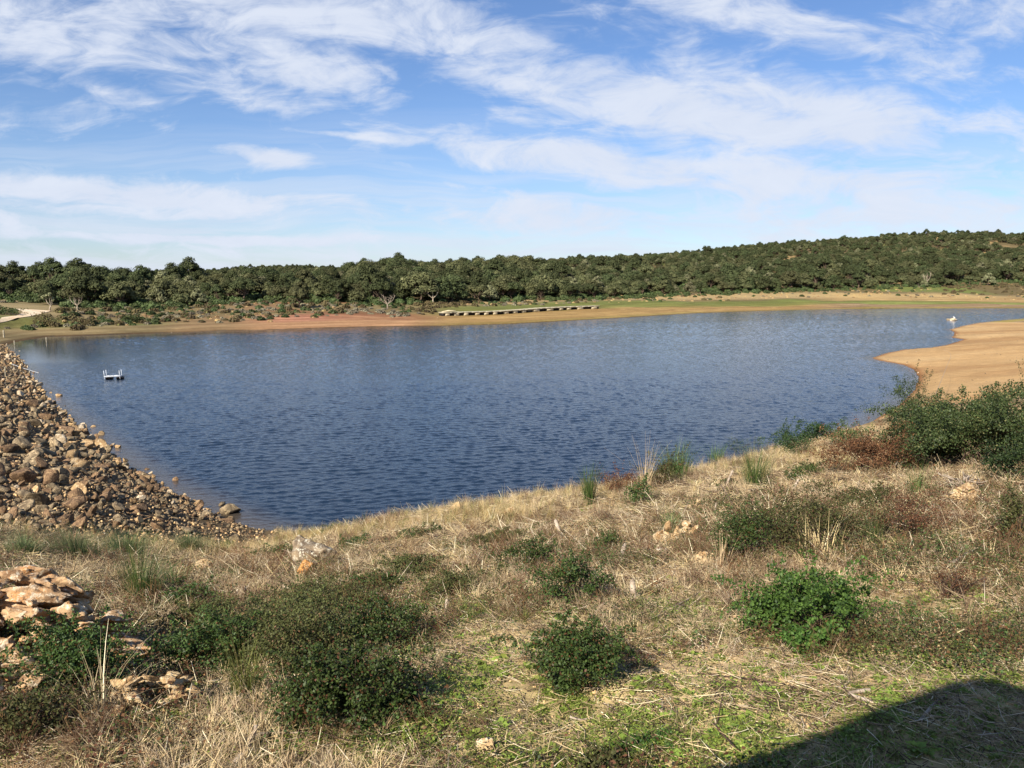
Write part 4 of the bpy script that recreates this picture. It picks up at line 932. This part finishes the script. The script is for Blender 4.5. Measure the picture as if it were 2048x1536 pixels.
stick('thin forked twig rising out of the building shadow', [(1838, 1448), (1870, 1410), (1925, 1372)], .011)
stick('long grey arched branch above the building shadow', [(1790, 1290), (1860, 1305), (1910, 1332), (1938, 1362)], .012)
stick('straight brown stick lying below the bright bramble', [(1625, 1306), (1700, 1320), (1775, 1322)], .012, M_twig)
stick('pale stick left of the bright bramble', [(1490, 1280), (1530, 1278), (1568, 1276)], .012, M_straw if False else M_grey)
stick('pale stick on soil under the bright bramble, shorter', [(1500, 1300), (1550, 1299)], .007)
stick('thin brown twig lying on the sunny soil between the two green shrubs', [(1400, 1352), (1470, 1358), (1560, 1370), (1610, 1382)], .007, M_dtwig)
stick('dark twig standing from soil left of the building shadow', [(1425, 1450), (1440, 1480, .05), (1470, 1530, .1)], .008, M_dtwig)
stick('thin dark forked twig beside the standing one', [(1432, 1458), (1440, 1430, .06), (1448, 1408, .12)], .005, M_dtwig)
stick('pale stick in the bright weeds at the bottom', [(1140, 1440), (1165, 1444), (1190, 1442)], .008)
stick('grey stick leaning on the straw right of the crumbly rocks', [(1380, 1205, .03), (1350, 1225), (1300, 1240)], .012)
stick('broken pale branch beside the crumbly rocks', [(1300, 1228), (1340, 1222), (1400, 1196, .06)], .010)
stick('white weathered log at the right among brown weeds', [(1900, 1132, .02), (1925, 1122, .04), (1945, 1112, .06)], .028)
stick('white weathered chunk left of the white log', [(1850, 1140), (1878, 1138)], .026)
stick('long thin dead stalk across the brown litter at right', [(1960, 1160), (2010, 1172), (2050, 1180)], .009)
stick('pale branch below the litter at right edge', [(1950, 1250), (2000, 1252), (2040, 1262)], .010)
stick('brown branch lying along the bottom left straw', [(240, 1440), (330, 1428), (440, 1420)], .008, M_twig)
stick('grey gnarled branch at the bottom left of the weeds', [(455, 1500), (520, 1478, .04), (640, 1470)], .010)
stick('stubby grey broken branch at the bottom, left of centre', [(470, 1536), (495, 1510, .05), (515, 1492, .12)], .022)
stick('thin pale stalk slanting over the low centre thicket', [(575, 1295, .3), (640, 1200, .25)], .004, M_twig)
stick('thin dark branch arching out of the low centre thicket', [(775, 1295, .1), (820, 1275, .18), (855, 1310, .05)], .005, M_twig)
stick('long pale branch on the slope below the lichened rock', [(700, 1212), (790, 1200), (870, 1172), (930, 1150)], .014)
stick('pale stick beneath the long slope branch', [(720, 1222), (800, 1214), (870, 1200)], .010)
stick('brown branch on the straw by the loose upright bramble', [(1095, 1110), (1150, 1100), (1165, 1088)], .014, M_twig)
stick('pale branch through the straw right of the small stump', [(1190, 1176), (1260, 1188), (1310, 1200)], .014)
stick('leaning pale cane above the crumbly rocks', [(1310, 1050, .02), (1352, 1030, .06)], .012)
stick('slanting brown cane on the slope below the crest', [(1440, 1000, .3), (1480, 1040, .05)], .012, M_twig)
stick('arching bare branch in front of the big green bush', [(1790, 950, .2), (1840, 880, .9), (1905, 890, .6)], .010)
stick('pale arching twig across the big green bush', [(1868, 830, 1.0), (1900, 760, 2.4), (1880, 748, 2.5)], .012)
def stump(label, u, v, hpx, rad, lean=0.):
    p = hit(u, v); h = hpx / F * pix(p)[2]; G = Geo()
    G.tube([[0, 0, -.03], [lean * h * .4, 0, h * .5], [lean * h, 0, h]], [rad * 1.2, rad, rad * .85], 9)
    G.tube([[lean * h, 0, h], [lean * h + rad * .3, 0, h + rad]], [rad * .8, rad * .2], 7)
    tag(link('stump', G.mesh('stump', M_grey), None, p), label, 'stump')
stump('cut pale stump standing in the straw near the dark rush', 1240, 1130, 40, .03, .2)
stump('stubby cut stem in the straw between brambles', 1268, 1205, 44, .03, -.1)
stump('short pointed pale stump left of the loose bramble', 892, 1225, 26, .02, .1)
stump('leaning cut stem on the crest slope, orange tip', 1122, 1078, 38, .03, -.3)
stump('thin upright white stem above the crumbly rocks', 1430, 1045, 40, .012)
stump('cut leaning stem on the slope beside the dark cushion', 1452, 975, 34, .025, .35)
stump('cut stem in the straw right of the green spiky clump', 1585, 985, 26, .025, .4)
# tangle of dead roots at the right
p = hit(1930, 985); G = Geo()
for i in range(26):
    a = rng.random() * 6.28; l = rng.uniform(.15, .5); e = rng.uniform(-.1, .5)
    b0 = rng.normal(0, .05, 3); b1 = b0 + [math.cos(a) * l, math.sin(a) * l, e * l + .05]
    G.tube([b0, (b0 + b1) / 2 + rng.normal(0, .05, 3), b1], [.016, .011, .003], 5)
tag(link('dead_roots', G.mesh('dead_roots', M_grey, True), None, p + [0, 0, .12]), 'tangle of grey dead roots above the yellow rock at right', 'roots')

# ------------------------------------------------------------------ cork oaks across the water
M_oak = [leaf_mat('oak_leaf', lin((104, 104, 68)), lin((62, 67, 44)), lin((126, 122, 86)), .1, .7, .12),
         leaf_mat('dark_oak_leaf', lin((82, 88, 54)), lin((48, 56, 36)), lin((102, 104, 66)), .1, .7, .12),
         leaf_mat('grey_oak_leaf', lin((130, 128, 94)), lin((90, 92, 66)), lin((150, 146, 112)), .1, .7, .12)]
M_bark = plain_mat('oak_bark', lin((118, 100, 82)), lin((78, 64, 54)), 2, .9, .5, objrand=.25)
M_pale = plain_mat('bleached_bark', lin((178, 164, 142)), lin((134, 120, 102)), 1.5, .85, .3)
def tree_parts(h, w, lobes, leaves, mat_, seed, open_=.0, leaf=.36):
    rs = np.random.default_rng(seed); B = Geo()
    th = h * rs.uniform(.2, .3); tr = .035 * h
    top = np.array([rs.normal(0, .06 * h), rs.normal(0, .06 * h), th])
    B.tube([[0, 0, -.4], [top[0] * .3, top[1] * .3, th * .5], top], [tr * 1.4, tr, tr * .9], 7)
    L = []
    for i in range(lobes):
        a = i * 2.4 + rs.random(); rr_ = math.sqrt((i + .5) / lobes) * w * .36
        c = np.array([math.cos(a) * rr_, math.sin(a) * rr_, h * (.80 - (.42 + .35 * (seed % 3)) * (rr_ / (w * .5)) ** 1.7) + rs.normal(0, .07 * h)]); c[2] = max(c[2], h * .2)
        r_ = w * rs.uniform(.11, .23); L.append((c, r_))
        mid = (top + c) / 2 + rs.normal(0, .05 * h, 3) - [0, 0, .05 * h]
        B.tube([top * .97, mid, c], [tr * .5, tr * .3, tr * .1], 5)
    G = Geo(); n = leaves
    k = rs.integers(0, lobes, n); d_ = norm(rs.normal(size=(n, 3)))
    d_[:, 2] = np.where(d_[:, 2] < -.35, -d_[:, 2], d_[:, 2])
    C = np.array([q[0] for q in L]); R_ = np.array([q[1] for q in L])
    rad = 1 - (.45 + open_) * rs.random(n) ** 2
    bump = 1 + .22 * np.sin(d_[:, 0] * 7 + k) * np.cos(d_[:, 1] * 6 - k)
    q = C[k] + d_ * (R_[k] * rad * bump)[:, None] * [1.05, 1.05, .72]
    nr_ = norm(d_ + rs.normal(0, .25, (n, 3)) + [0, 0, .2]); ax = norm(np.cross(nr_, norm(rs.normal(size=(n, 3)))))
    # each lobe carries its own tone
    tone = np.clip(rs.random(lobes)[k] * .5 + rs.random(n) * .5, 0, 1)
    scatter(G, CLUMP, CLUMPT, q, frames(ax, nr_), leaf * rs.uniform(.6, 1.3, n), tone)
    return B, G
TREES = []
spec = [(7.5, 9.5, 19, 4200, 1, .05), (7, 9, 16, 3800, 0, .1), (8, 8.5, 17, 4200, 1, .0), (5.5, 7.5, 14, 3000, 0, .15), (7, 10.5, 20, 4200, 0, .1), (6.5, 7, 13, 2600, 2, .2), (8.5, 8, 16, 3600, 1, .1), (4.5, 7.5, 14, 2800, 0, .1)]
joined = []
for k, (h, w, lo, lv, mi, op) in enumerate(spec):
    B, G = tree_parts(h, w, lo, lv, M_oak[mi], 300 + k, op)
    TREES.append((B.mesh('trunk', M_bark, True), G.mesh('crown', M_oak[mi])))
    J = Geo(); nb = 0
    J.add(np.concatenate(B.V), np.concatenate(B.T), np.concatenate(B.Q)); J.add(np.concatenate(G.V), np.concatenate(G.T), None, np.concatenate(G.R))
    me = J.mesh('oak', (M_bark, M_oak[mi]))
    nt1 = sum(len(q) for q in B.T); nt2 = sum(len(q) for q in G.T); nq = sum(len(q) for q in B.Q)
    me.polygons.foreach_set('material_index', np.array([0] * nt1 + [1] * nt2 + [0] * nq, np.int32)); joined.append(me)

tl_u = [-100, 0, 60, 110, 200, 330, 430, 520, 640, 760, 900, 1000, 1200, 1400, 1600, 1800, 2048, 2200]
tl_v = [595, 596, 602, 612, 612, 617, 607, 602, 604, 610, 606, 601, 597, 588, 581, 575, 569, 567]
def grid(cell, r0, r1):
    xs = np.arange(-.72 * r1, .72 * r1, cell); ys = np.arange(r0 * .75, r1, cell)
    X, Y = np.meshgrid(xs, ys); X = X + rng.uniform(-.42, .42, X.shape) * cell; Y = Y + rng.uniform(-.42, .42, Y.shape) * cell
    X, Y = X.ravel(), Y.ravel(); r_ = np.hypot(X, Y); k = (r_ >= r0) & (r_ < r1) & (np.abs(X / Y) < .71); return X[k], Y[k]
X1, Y1 = grid(5.3, 150, 420); X2, Y2 = grid(5.9, 420, 1150)
X, Y = np.concatenate([X1, X2]), np.concatenate([Y1, Y2]); Z = H(X, Y); U, V_, D = pix(np.stack([X, Y, Z], 1)); sdt = lake_sd(X, Y)
gapn = fbm(X / 26, Y / 26, 55 + 700, 3)
keep = (V_ < np.interp(U, tl_u, tl_v)) & (sdt > 22) & (gapn < np.where(Y > 380, .09, .13))
for cu, cv, a, b_ in ((635, 590, 26, 7), (602, 572, 30, 7), (680, 575, 18, 6), (1290, 541, 46, 4), (1440, 536, 60, 3.5), (1614, 508, 34, 4), (1590, 520, 30, 4), (1810, 507, 14, 5), (1985, 487, 14, 4), (1412, 580, 26, 4), (1205, 580, 22, 5), (180, 572, 40, 3), (30, 610, 60, 12)):
    keep &= ((U - cu) / a) ** 2 + ((V_ - cv) / b_) ** 2 > 1
keep &= ~((U < 700) & (Y > 330) & (Y < 620))
X, Y, Z, U, V_, D = [q[keep] for q in (X, Y, Z, U, V_, D)]
scl = .76 * (1 + .7 * fbm(X / 22, Y / 22, 888, 2)) * np.clip(np.exp(rng.normal(-.03, .24, len(X))), .5, 1.45) * np.where(Y > 420, 1.15 - .3 * smooth((Y - 420) / 120), 1.0); pick = rng.integers(0, 8, len(X)); rz = rng.random(len(X)) * 6.28
scl = np.where((U < 110) & (V_ > 590), scl * .8, scl); scl = np.where((U < 700) & (Y < 420), scl * .9, scl)
order = np.argsort(-(scl / D) * ((U > -10) & (U < 2058)))[:300]
isb = np.zeros(len(X), bool); isb[order] = True
size = {0: 'wide', 1: 'rounded', 2: 'tall', 3: 'small', 4: 'broad', 5: 'greyish', 6: 'upright', 7: 'low'}
tone = ['dark green', 'olive green', 'dark green', 'olive green', 'olive green', 'grey green', 'dark green', 'olive green']
for i in order:
    area = 'behind the far dirt track' if U[i] < 330 else ('above the orange bank' if U[i] < 800 else ('behind the stranded walkway' if U[i] < 1230 else ('below the long hill' if U[i] < 1650 else 'beyond the sand spit')))
    row = 'in the front row' if V_[i] > np.interp(U[i], tl_u, tl_v) - 9 else 'in the back rows'
    lb = f'{size[pick[i]]} {tone[pick[i]]} oak {row} {area}'
    t = thing('oak_tree', lb, 'tree', (X[i], Y[i], Z[i]), rz[i], f'{size[pick[i]]} oaks {row} {area}')
    t.scale = (scl[i],) * 3
    for nm, me in zip(('trunk', 'crown'), TREES[pick[i]]): link(nm, me, t)
m_ = ~isb
stuff('woodland', 'oak wood covering the slopes and hill beyond the lake', 'woodland', np.stack([X, Y, Z], 1)[m_], np.stack([0 * rz, 0 * rz, rz], 1)[m_], scl[m_], joined, pick[m_])
print('trees', len(X), 'rocks', len(kept))

# single trees that stand out
def lone_tree(name, label, u, v, hpx, wpx, mi, seed, open_=.2, lobes=9, leaves=1500, y=None, dead=False, bark=None):
    p = hit(u, v, 100) if y is None else np.array([((u - 1024) / F) * y, y, H(((u - 1024) / F) * y, y)])
    d_ = pix(p)[2]; t = thing(name, label, 'tree', p)
    B, G = tree_parts(hpx / F * d_, wpx / F * d_, lobes, leaves, M_oak[mi], seed, open_)
    link('trunk', B.mesh('trunk', bark or M_bark, True), t); link('crown', G.mesh('crown', M_oak[mi]), t); return t
lone_tree('oak_tree', 'pale grey-green tree rising alone on the left skyline', 328, 560, 46, 40, 2, 61, .1, 8, 1500, y=235)
lone_tree('oak_tree', 'umbrella-shaped oak with pale forked trunk on the left skyline', 184, 566, 46, 72, 1, 62, .1, 12, 2600, y=225)
lone_tree('oak_tree', 'yellowish half-bare tree beside the dirt track', 99, 622, 40, 24, 2, 63, .5, 6, 160, bark=M_pale)
lone_tree('oak_tree', 'rounded oak in front of the wood above the orange bank', 600, 616, 40, 44, 0, 64, .0, 10, 2600)
def dead_tree(label, u, v, hpx, wpx, seed, n=5, mat_=None, lean=0.):
    p = hit(u, v, 100); d_ = pix(p)[2]; h = hpx / F * d_; w = wpx / F * d_ / 2; rs = np.random.default_rng(seed); B = Geo(); Lm = Geo()
    top = np.array([lean * h * .3, 0, h * .32]); B.tube([[0, 0, -.3], top * .5, top], [h * .05, h * .042, h * .036], 6)
    for i in range(n):
        a = i / (n - 1) * 2 - 1 if n > 1 else 0
        tip = np.array([a * w + lean * h, rs.normal(0, w * .4), h * rs.uniform(.75, 1)]); mid = (top + tip) / 2 + [a * w * .18, 0, -h * .04]
        Lm.tube([top * .96, mid, tip], [h * .028, h * .018, h * .005], 5)
        for j in range(3):
            s_ = mid + (tip - mid) * rs.uniform(0, .7); e_ = s_ + [rs.normal(0, w * .35), rs.normal(0, w * .3), h * rs.uniform(.05, .22)]
            Lm.tube([s_, (s_ + e_) / 2, e_], [h * .011, h * .008, h * .003], 4)
    t = thing('dead_tree', label, 'dead tree', p); link('trunk', B.mesh('trunk', mat_ or M_pale, True), t); link('limb', Lm.mesh('limb', mat_ or M_pale, True), t); return t
dead_tree('bare white dead tree with spread branches near the dirt track', 155, 620, 28, 30, 71)
dead_tree('pale forked dead tree behind the left end of the walkway', 866, 608, 36, 24, 72, 3)
dead_tree('grey leafless tree at the edge of the wood above the bank', 775, 618, 30, 30, 73, 6, M_grey)
dead_tree('pale leafless tree beyond the sand spit, tallest trunk', 1853, 573, 28, 16, 74, 3, M_grey)
dead_tree('low bleached broken tree left of the tallest pale trunk', 1838, 576, 9, 12, 75, 3, M_grey)

# ------------------------------------------------------------------ scrub on the far shore
def scrub_mesh(mat_, n, w, h, leaf):
    G = Geo(); d_ = randdir(n); d_[:, 2] = np.abs(d_[:, 2]); q = d_ * (rng.random(n) ** .35)[:, None] * [w, w, h]
    nr_ = norm(d_ + rng.normal(0, .5, (n, 3))); scatter(G, CLUMP, CLUMPT, q, frames(norm(np.cross(nr_, randdir(n))), nr_), leaf * rng.uniform(.6, 1.3, n)); return G.mesh('scrub', mat_)
sk = [scrub_mesh(M_heath, 160, .7, .55, .28), scrub_mesh(M_scrubg, 220, .9, .8, .3), scrub_mesh(M_scrubb, 200, .9, .9, .3), scrub_mesh(M_tan, 120, .6, .5, .25), scrub_mesh(M_scrubg, 260, 1.3, 1.5, .4)]
n = 26000
y = np.exp(rng.uniform(math.log(125), math.log(420), n)); x = y * rng.uniform(-.70, .70, n); z = H(x, y); sd = lake_sd(x, y); u, v, d = pix(np.stack([x, y, z], 1))
tlv = np.interp(u, tl_u, tl_v); fr = fbm(x / 9, y / 5, 201, 4)
up = np.interp(u, [0, 100, 300, 450, 640, 800, 1000, 1250, 1500, 1750, 2048], [6, 6, 9, 13, 15, 17, 28, 34, 42, 50, 44])
dens_ = smooth((sd - up) / 4 + fr * 5) * (v < 660)
track_u = (u < 118) & (v > 606) & (v < 648)
dens_ = dens_ * np.where(track_u, .0, 1) * np.where(((u > 870) & (u < 1215) & (sd < 44)), smooth((sd - 33) / 4), 1)
near_tl = smooth((tlv + 7 - v) / 6)
k = (rng.random(n) < dens_ * (.45 + .55 * near_tl)) & (sd > 6)
x, y, z, u, v, sd, near_tl = [q[k] for q in (x, y, z, u, v, sd, near_tl)]
pr = rng.random(len(x))
pk = np.where(pr < .25 + .45 * near_tl, 1, np.where(pr < .62, 0, np.where(pr < .8, 2, 3)))
pk = np.where((near_tl > .7) & (rng.random(len(x)) < .5), 4, pk)
pk = np.where((u > 1180) & (near_tl < .5) & (rng.random(len(x)) < .7), 3, pk)
pk = np.where(((u > 820) & (u < 960) & (v < 626)) | ((u > 1880) & (v < 590) & (v > 570)), np.where(rng.random(len(x)) < .75, 2, pk), pk)
pk = np.where((u > 690) & (u < 800) & (v > 618) & (v < 634), 0, pk)
stuff('far_scrub', 'grey, tan and green heath scrub between shore and wood across the water', 'scrub', np.stack([x, y, z - .1], 1), np.stack([0 * x, 0 * x, rng.random(len(x)) * 6.28], 1), rng.uniform(.55, 1.3, len(x)) * np.where(pk == 3, .8, 1), sk, pk)
for uu, vv, ww, hh, mm, lb in ((92, 648, 58, 15, M_scrubb, 'brown-green bush below the dirt track'), (165, 649, 44, 12, M_scrubb, 'rusty low bush right of the brown-green bush'), (265, 646, 40, 20, M_scrubg, 'green bush at the foot of the shore oaks on the left'),
                              (14, 628, 56, 16, M_scrubg, 'low dark bush inside the bend of the dirt track')):
    bush('bush', lb, 'bush', uu, vv, ww, hh, mm, leaf=.36, n=900, stems=10)

# ------------------------------------------------------------------ dirt track on the far left
def ribbon(name, mat_, L, R_, dz, kind=None):
    A_ = np.array([hit(*q) for q in L]); B_ = np.array([hit(*q) for q in R_]); n_ = len(A_); ts = np.linspace(0, n_ - 1, (n_ - 1) * 10 + 1)
    ip = lambda W_: np.stack([np.interp(ts, range(n_), W_[:, k]) for k in range(2)], 1)
    a, b_ = ip(A_), ip(B_); V = []
    for f in np.linspace(0, 1, 9): V.append(a * (1 - f) + b_ * f)
    V = np.stack(V, 1).reshape(-1, 2); z = H(V[:, 0], V[:, 1]) + dz
    m_ = len(ts); i, j = np.meshgrid(np.arange(m_ - 1), np.arange(8), indexing='ij'); q = np.stack([i * 9 + j, i * 9 + j + 1, (i + 1) * 9 + j + 1, (i + 1) * 9 + j], -1).reshape(-1, 4)
    me = mesh_np(name, np.column_stack([V, z]), [q], (mat_,), True)
    if me.polygons[0].normal.z < 0: me.flip_normals()
    return tag(link(name, me), kind='structure')
M_track = plain_mat('pale_dirt', lin((226, 208, 176)), lin((206, 176, 140)), .6, .95, .2, bscale=6)
ribbon('dirt_track', M_track, [(-60, 661), (0, 646), (40, 638), (75, 631), (100, 623), (104, 622)], [(-60, 652), (0, 640), (34, 632), (46, 625), (34, 619), (16, 617.5)], .09)

# ------------------------------------------------------------------ stranded floating walkway
M_conc = plain_mat('weathered_deck', lin((188, 178, 150)), lin((156, 146, 120)), 1.2, .9, .2)
M_float = plain_mat('pale_float', lin((216, 202, 168)), lin((186, 170, 134)), 1.5, .85, .2)
M_dark = plain_mat('gap_shade_black', lin((38, 34, 32)), lin((24, 22, 22)), 3, .8, .1)
line = [(888, 632.5), (930, 631.5), (1000, 629.5), (1050, 626), (1090, 622.5), (1140, 620), (1200, 618)]
LP = np.array([hit(a, b_, 120) for a, b_ in line]); base = LP[0]
t = thing('floating_walkway', 'long pale floating walkway stranded on the grassy far shore', 'walkway', base)
D_ = Geo(); hgt_, wd = .95, 2.6
lines = np.array(LP) - base
back = norm(np.array([lines[-1][1] * -1, lines[-1][0], 0]))
top0 = lines + [0, 0, hgt_]
for i in range(len(lines) - 1):
    a, b_ = lines[i], lines[i + 1]; dd_ = b_ - a; yaw = math.atan2(dd_[1], dd_[0]); l = np.linalg.norm(dd_[:2]); nn_ = math.ceil(l / 2.6)
    for j in range(nn_):
        c0 = a + dd_ * (j + .5) / nn_ + back * wd / 2
        D_.box((c0[0], c0[1], c0[2] + hgt_ - .12), (l / nn_ - .03, wd, .26), yaw, .02)
link('deck', D_.mesh('deck', M_conc), t)
gaps = [(884, 893), (901, 911), (920, 930), (938, 952), (960, 970), (978, 988), (996, 1009), (1017, 1027), (1035, 1045), (1052, 1066), (1078, 1095), (1107, 1120), (1127, 1135), (1143, 1156), (1167, 1184), (1195, 1202)]
uu_ = pix(LP)[0]; floats = []; prev = 893
for g0, g1 in gaps[1:]: floats.append((prev, g0)); prev = g1
for f0, f1 in floats:
    pa = np.array([np.interp(f0, uu_, lines[:, k]) for k in range(3)]); pb = np.array([np.interp(f1, uu_, lines[:, k]) for k in range(3)])
    dd_ = pb - pa; yaw = math.atan2(dd_[1], dd_[0]); l = np.linalg.norm(dd_[:2]); c0 = (pa + pb) / 2 + back * wd / 2
    G = Geo(); G.box((0, 0, 0), (l, wd - .1, hgt_ - .30), yaw, .06); f = link('float', G.mesh('float', M_float), t, (c0[0], c0[1], c0[2] + hgt_ / 2 - .12))
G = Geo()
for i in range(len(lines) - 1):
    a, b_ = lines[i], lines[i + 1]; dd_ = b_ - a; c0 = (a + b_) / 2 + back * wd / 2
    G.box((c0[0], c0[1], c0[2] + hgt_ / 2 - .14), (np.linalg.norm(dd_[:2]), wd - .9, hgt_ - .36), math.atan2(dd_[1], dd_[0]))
link('gap_shade_core', G.mesh('gap_shade_core', M_dark), t)  # added black core that paints the shade in the gaps between floats
G = Geo(); G.tube([[-.6, .6, hgt_ + .1], [1.0, .9, hgt_ + .35], [2.8, 1.0, hgt_ + .3]], [.1, .16, .12], 8); link('mooring_beam', G.mesh('mooring_beam', M_float), t)

# ------------------------------------------------------------------ raft with four posts
M_wp = plain_mat('white_paint', lin((214, 218, 222)), lin((186, 190, 194)), 4, .5, .05)
M_blk = plain_mat('black_drum', lin((52, 44, 42)), lin((34, 30, 30)), 5, .6, .1)
rp = np.array([*shore_pt(227, 758), 0.0]); t = thing('raft', 'small white raft with four upright posts on dark floats', 'raft', rp, math.radians(12))
u_m = pix(rp)[2] / F
L_, Wd = 30 * u_m, 16 * u_m
G = Geo()
for sx, sy, lx, ly in ((0, -1, L_, .12), (0, 1, L_, .12), (-1, 0, .12, Wd), (1, 0, .12, Wd), (0, 0, .12, Wd), (.5, 0, .12, Wd), (-.5, 0, .12, Wd)):
    G.box((sx * L_ / 2 * .96, sy * Wd / 2 * .94, .30 + (.003 if sx else 0)), (lx * (.6 if lx < 1 else 1), ly * (.6 if ly < 1 else 1), .07), 0, .01)
link('frame', G.mesh('frame', M_wp), t)
G = Geo(); G.box((.28 * L_, 0, .357), (L_ * .34, Wd * .86, .02)); link('deck_board', G.mesh('deck_board', M_wp), t)
for sx in (-1, 1):
    G = Geo(); a = sx * L_ * .33
    G.tube([[a, -Wd * .55, .10], [a, -Wd * .5, .10], [a, Wd * .5, .10], [a, Wd * .55, .10]], [.10, .14, .14, .10], 12); G.tube([[a + .3, -Wd * .5, .10], [a + .3, -Wd * .45, .10], [a + .3, Wd * .45, .10]], [.10, .14, .14], 12)
    link('float', G.mesh('float', M_blk, True), t)
    for sy in (-1, 1):
        G = Geo(); x0, y0 = sx * L_ * .47, sy * Wd * .45
        G.tube([[x0, y0, .05], [x0 - .02, y0, .5], [x0 - .05, y0, 11 * u_m + .35]], [.036, .032, .028], 8); link('post', G.mesh('post', M_wp, True), t)

# ------------------------------------------------------------------ posts, stake and rope at the left
M_post = plain_mat('grey_post', lin((186, 176, 150)), lin((140, 128, 104)), 6, .85, .3)
def post(label, u, v, hpx, wpx, water_=False, lean=0.):
    p = hit(u, v, 20) if not water_ else np.array([*shore_pt(u, v), 0.0]); s_ = pix(p)[2] / F; h = hpx * s_; r_ = wpx * s_ / 2
    G = Geo(); G.tube([[0, 0, -.5], [lean * h * .5, 0, h * .5], [lean * h, 0, h], [lean * h, 0, h + r_ * .4]], [r_ * 1.05, r_, r_ * .95, r_ * .5], 8)
    return tag(link('post', G.mesh('post', M_post), None, p), label, 'post')
post('thick pale post standing at the end of the stone embankment', 8, 675, 14, 3.0)
post('thin post standing in the water off the end of the embankment', 93, 684, 9, 2.0, True)
post('short thin post at the embankment corner next to shore rubble', 29, 690, 9, 1.6)
post('stubby weathered stake standing in the water under the rope', 60, 751, 8, 3.0, True)
post('slim grey stake among the embankment stones near the rope', 11, 752, 18, 2.2, False, .04)
a, b_ = np.array([*shore_pt(24, 735.5), .45]), np.array([*shore_pt(78, 750), .22]); G = Geo(); ts = np.linspace(0, 1, 12)[:, None]
G.tube((a * (1 - ts) + b_ * ts) - a - np.array([0, 0, 1.]) * (.2 * ts * (1 - ts)), .022, 5)
tag(link('rope', G.mesh('rope', M_wp), None, a), 'thin white rope running from the stones over the water', 'rope')

# ------------------------------------------------------------------ white bird on the far rock
M_bird = plain_mat('white_feathers', lin((240, 242, 244)), lin((214, 220, 226)), 12, .7, 0)
M_beak = plain_mat('dark_beak', lin((60, 52, 40)), None, 5, .6, 0)
rb = np.array([*shore_pt(1907, 641), 0.0]); s_ = pix(rb)[2] / F; t = thing('bird', 'white bird perched on the pale rock in the far water', 'bird', rb + [0.1, 0, 4.0 * s_], math.radians(150)); t.scale = (.6,) * 3
bm_v = [(-.42, 0, .36), (-.30, 0, .40), (-.10, 0, .46), (.10, 0, .56), (.20, 0, .70), (.24, 0, .86), (.30, 0, .94), (.37, 0, .95)]
G = Geo(); G.tube(bm_v, [.03, .09, .16, .14, .075, .05, .07, .03], 10); link('body', G.mesh('body', M_bird, True), t)
G = Geo(); G.tube([(.36, 0, .95), (.50, 0, .92)], [.02, .005], 5); link('beak', G.mesh('beak', M_beak), t)
for sy in (-1, 1):
    G = Geo(); G.tube([(-.02, sy * .05, .42), (.0, sy * .05, .2), (-.01, sy * .05, -.25)], .014, 5); link('leg', G.mesh('leg', M_beak), t)

# ------------------------------------------------------------------ added unseen canopy, its roof outline shaped to throw the shadow at the lower right
edge = np.array([hit(a, b_) for a, b_ in [(1250, 1600), (1430, 1538), (1600, 1480), (1750, 1420), (1850, 1383), (1905, 1366), (1945, 1360), (1985, 1361), (2020, 1368), (2050, 1378), (2090, 1400), (2110, 1430)]])
RZ = 11.6
sv = np.array(sdir); tt = (RZ - edge[:, 2]) / sv[2]; EP = edge + sv * tt[:, None]
d0 = norm(EP[4] - EP[1]); nb_ = np.array([d0[1], -d0[0], 0]); left_end = EP[0] - d0 * 1.6
ring = [left_end] + list(EP) + [EP[-1] + nb_ * 3.2 + d0 * .1, left_end + nb_ * 3.6]
ring = np.array(ring)[:, :2]; c0 = ring.mean(0); R2 = ring - c0; n_ = len(R2)
M_roof = plain_mat('caster_roof', lin((150, 140, 125)), lin((118, 108, 96)), 2, .9, .2); M_beam = plain_mat('caster_timber', lin((130, 100, 72)), lin((96, 74, 54)), 6, .85, .3)
t = thing('shadow_caster', 'added unseen canopy shaped to cast the shadow at the lower right', 'shadow_caster', (c0[0], c0[1], float(H(c0[0], c0[1]))))
zz = RZ - t.location.z
V = [(*q, zz - .12) for q in R2] + [(*q, zz) for q in R2] + [(0, 0, zz - .12), (0, 0, zz)]
Q_ = [(i, (i + 1) % n_, n_ + (i + 1) % n_, n_ + i) for i in range(n_)]; T_ = [((i + 1) % n_, i, 2 * n_) for i in range(n_)] + [(n_ + i, n_ + (i + 1) % n_, 2 * n_ + 1) for i in range(n_)]
G = Geo(); G.add(V, T_, Q_); link('roof', G.mesh('roof', M_roof), t)
for k, q in enumerate((EP[2, :2], EP[-3, :2], ring[-2], ring[-1])):
    w_ = (q - c0) * .8; G = Geo(); gz_ = float(H(w_[0] + c0[0], w_[1] + c0[1])) - t.location.z
    G.box((w_[0], w_[1], (gz_ - .2 + zz - .13) / 2), (.12, .12, zz - .13 - gz_ + .2), 0, .01); link('post', G.mesh('post', M_beam), t)
print('shadow_caster', EP[:, :2].round(2).tolist(), ring[-2:].round(2).tolist())
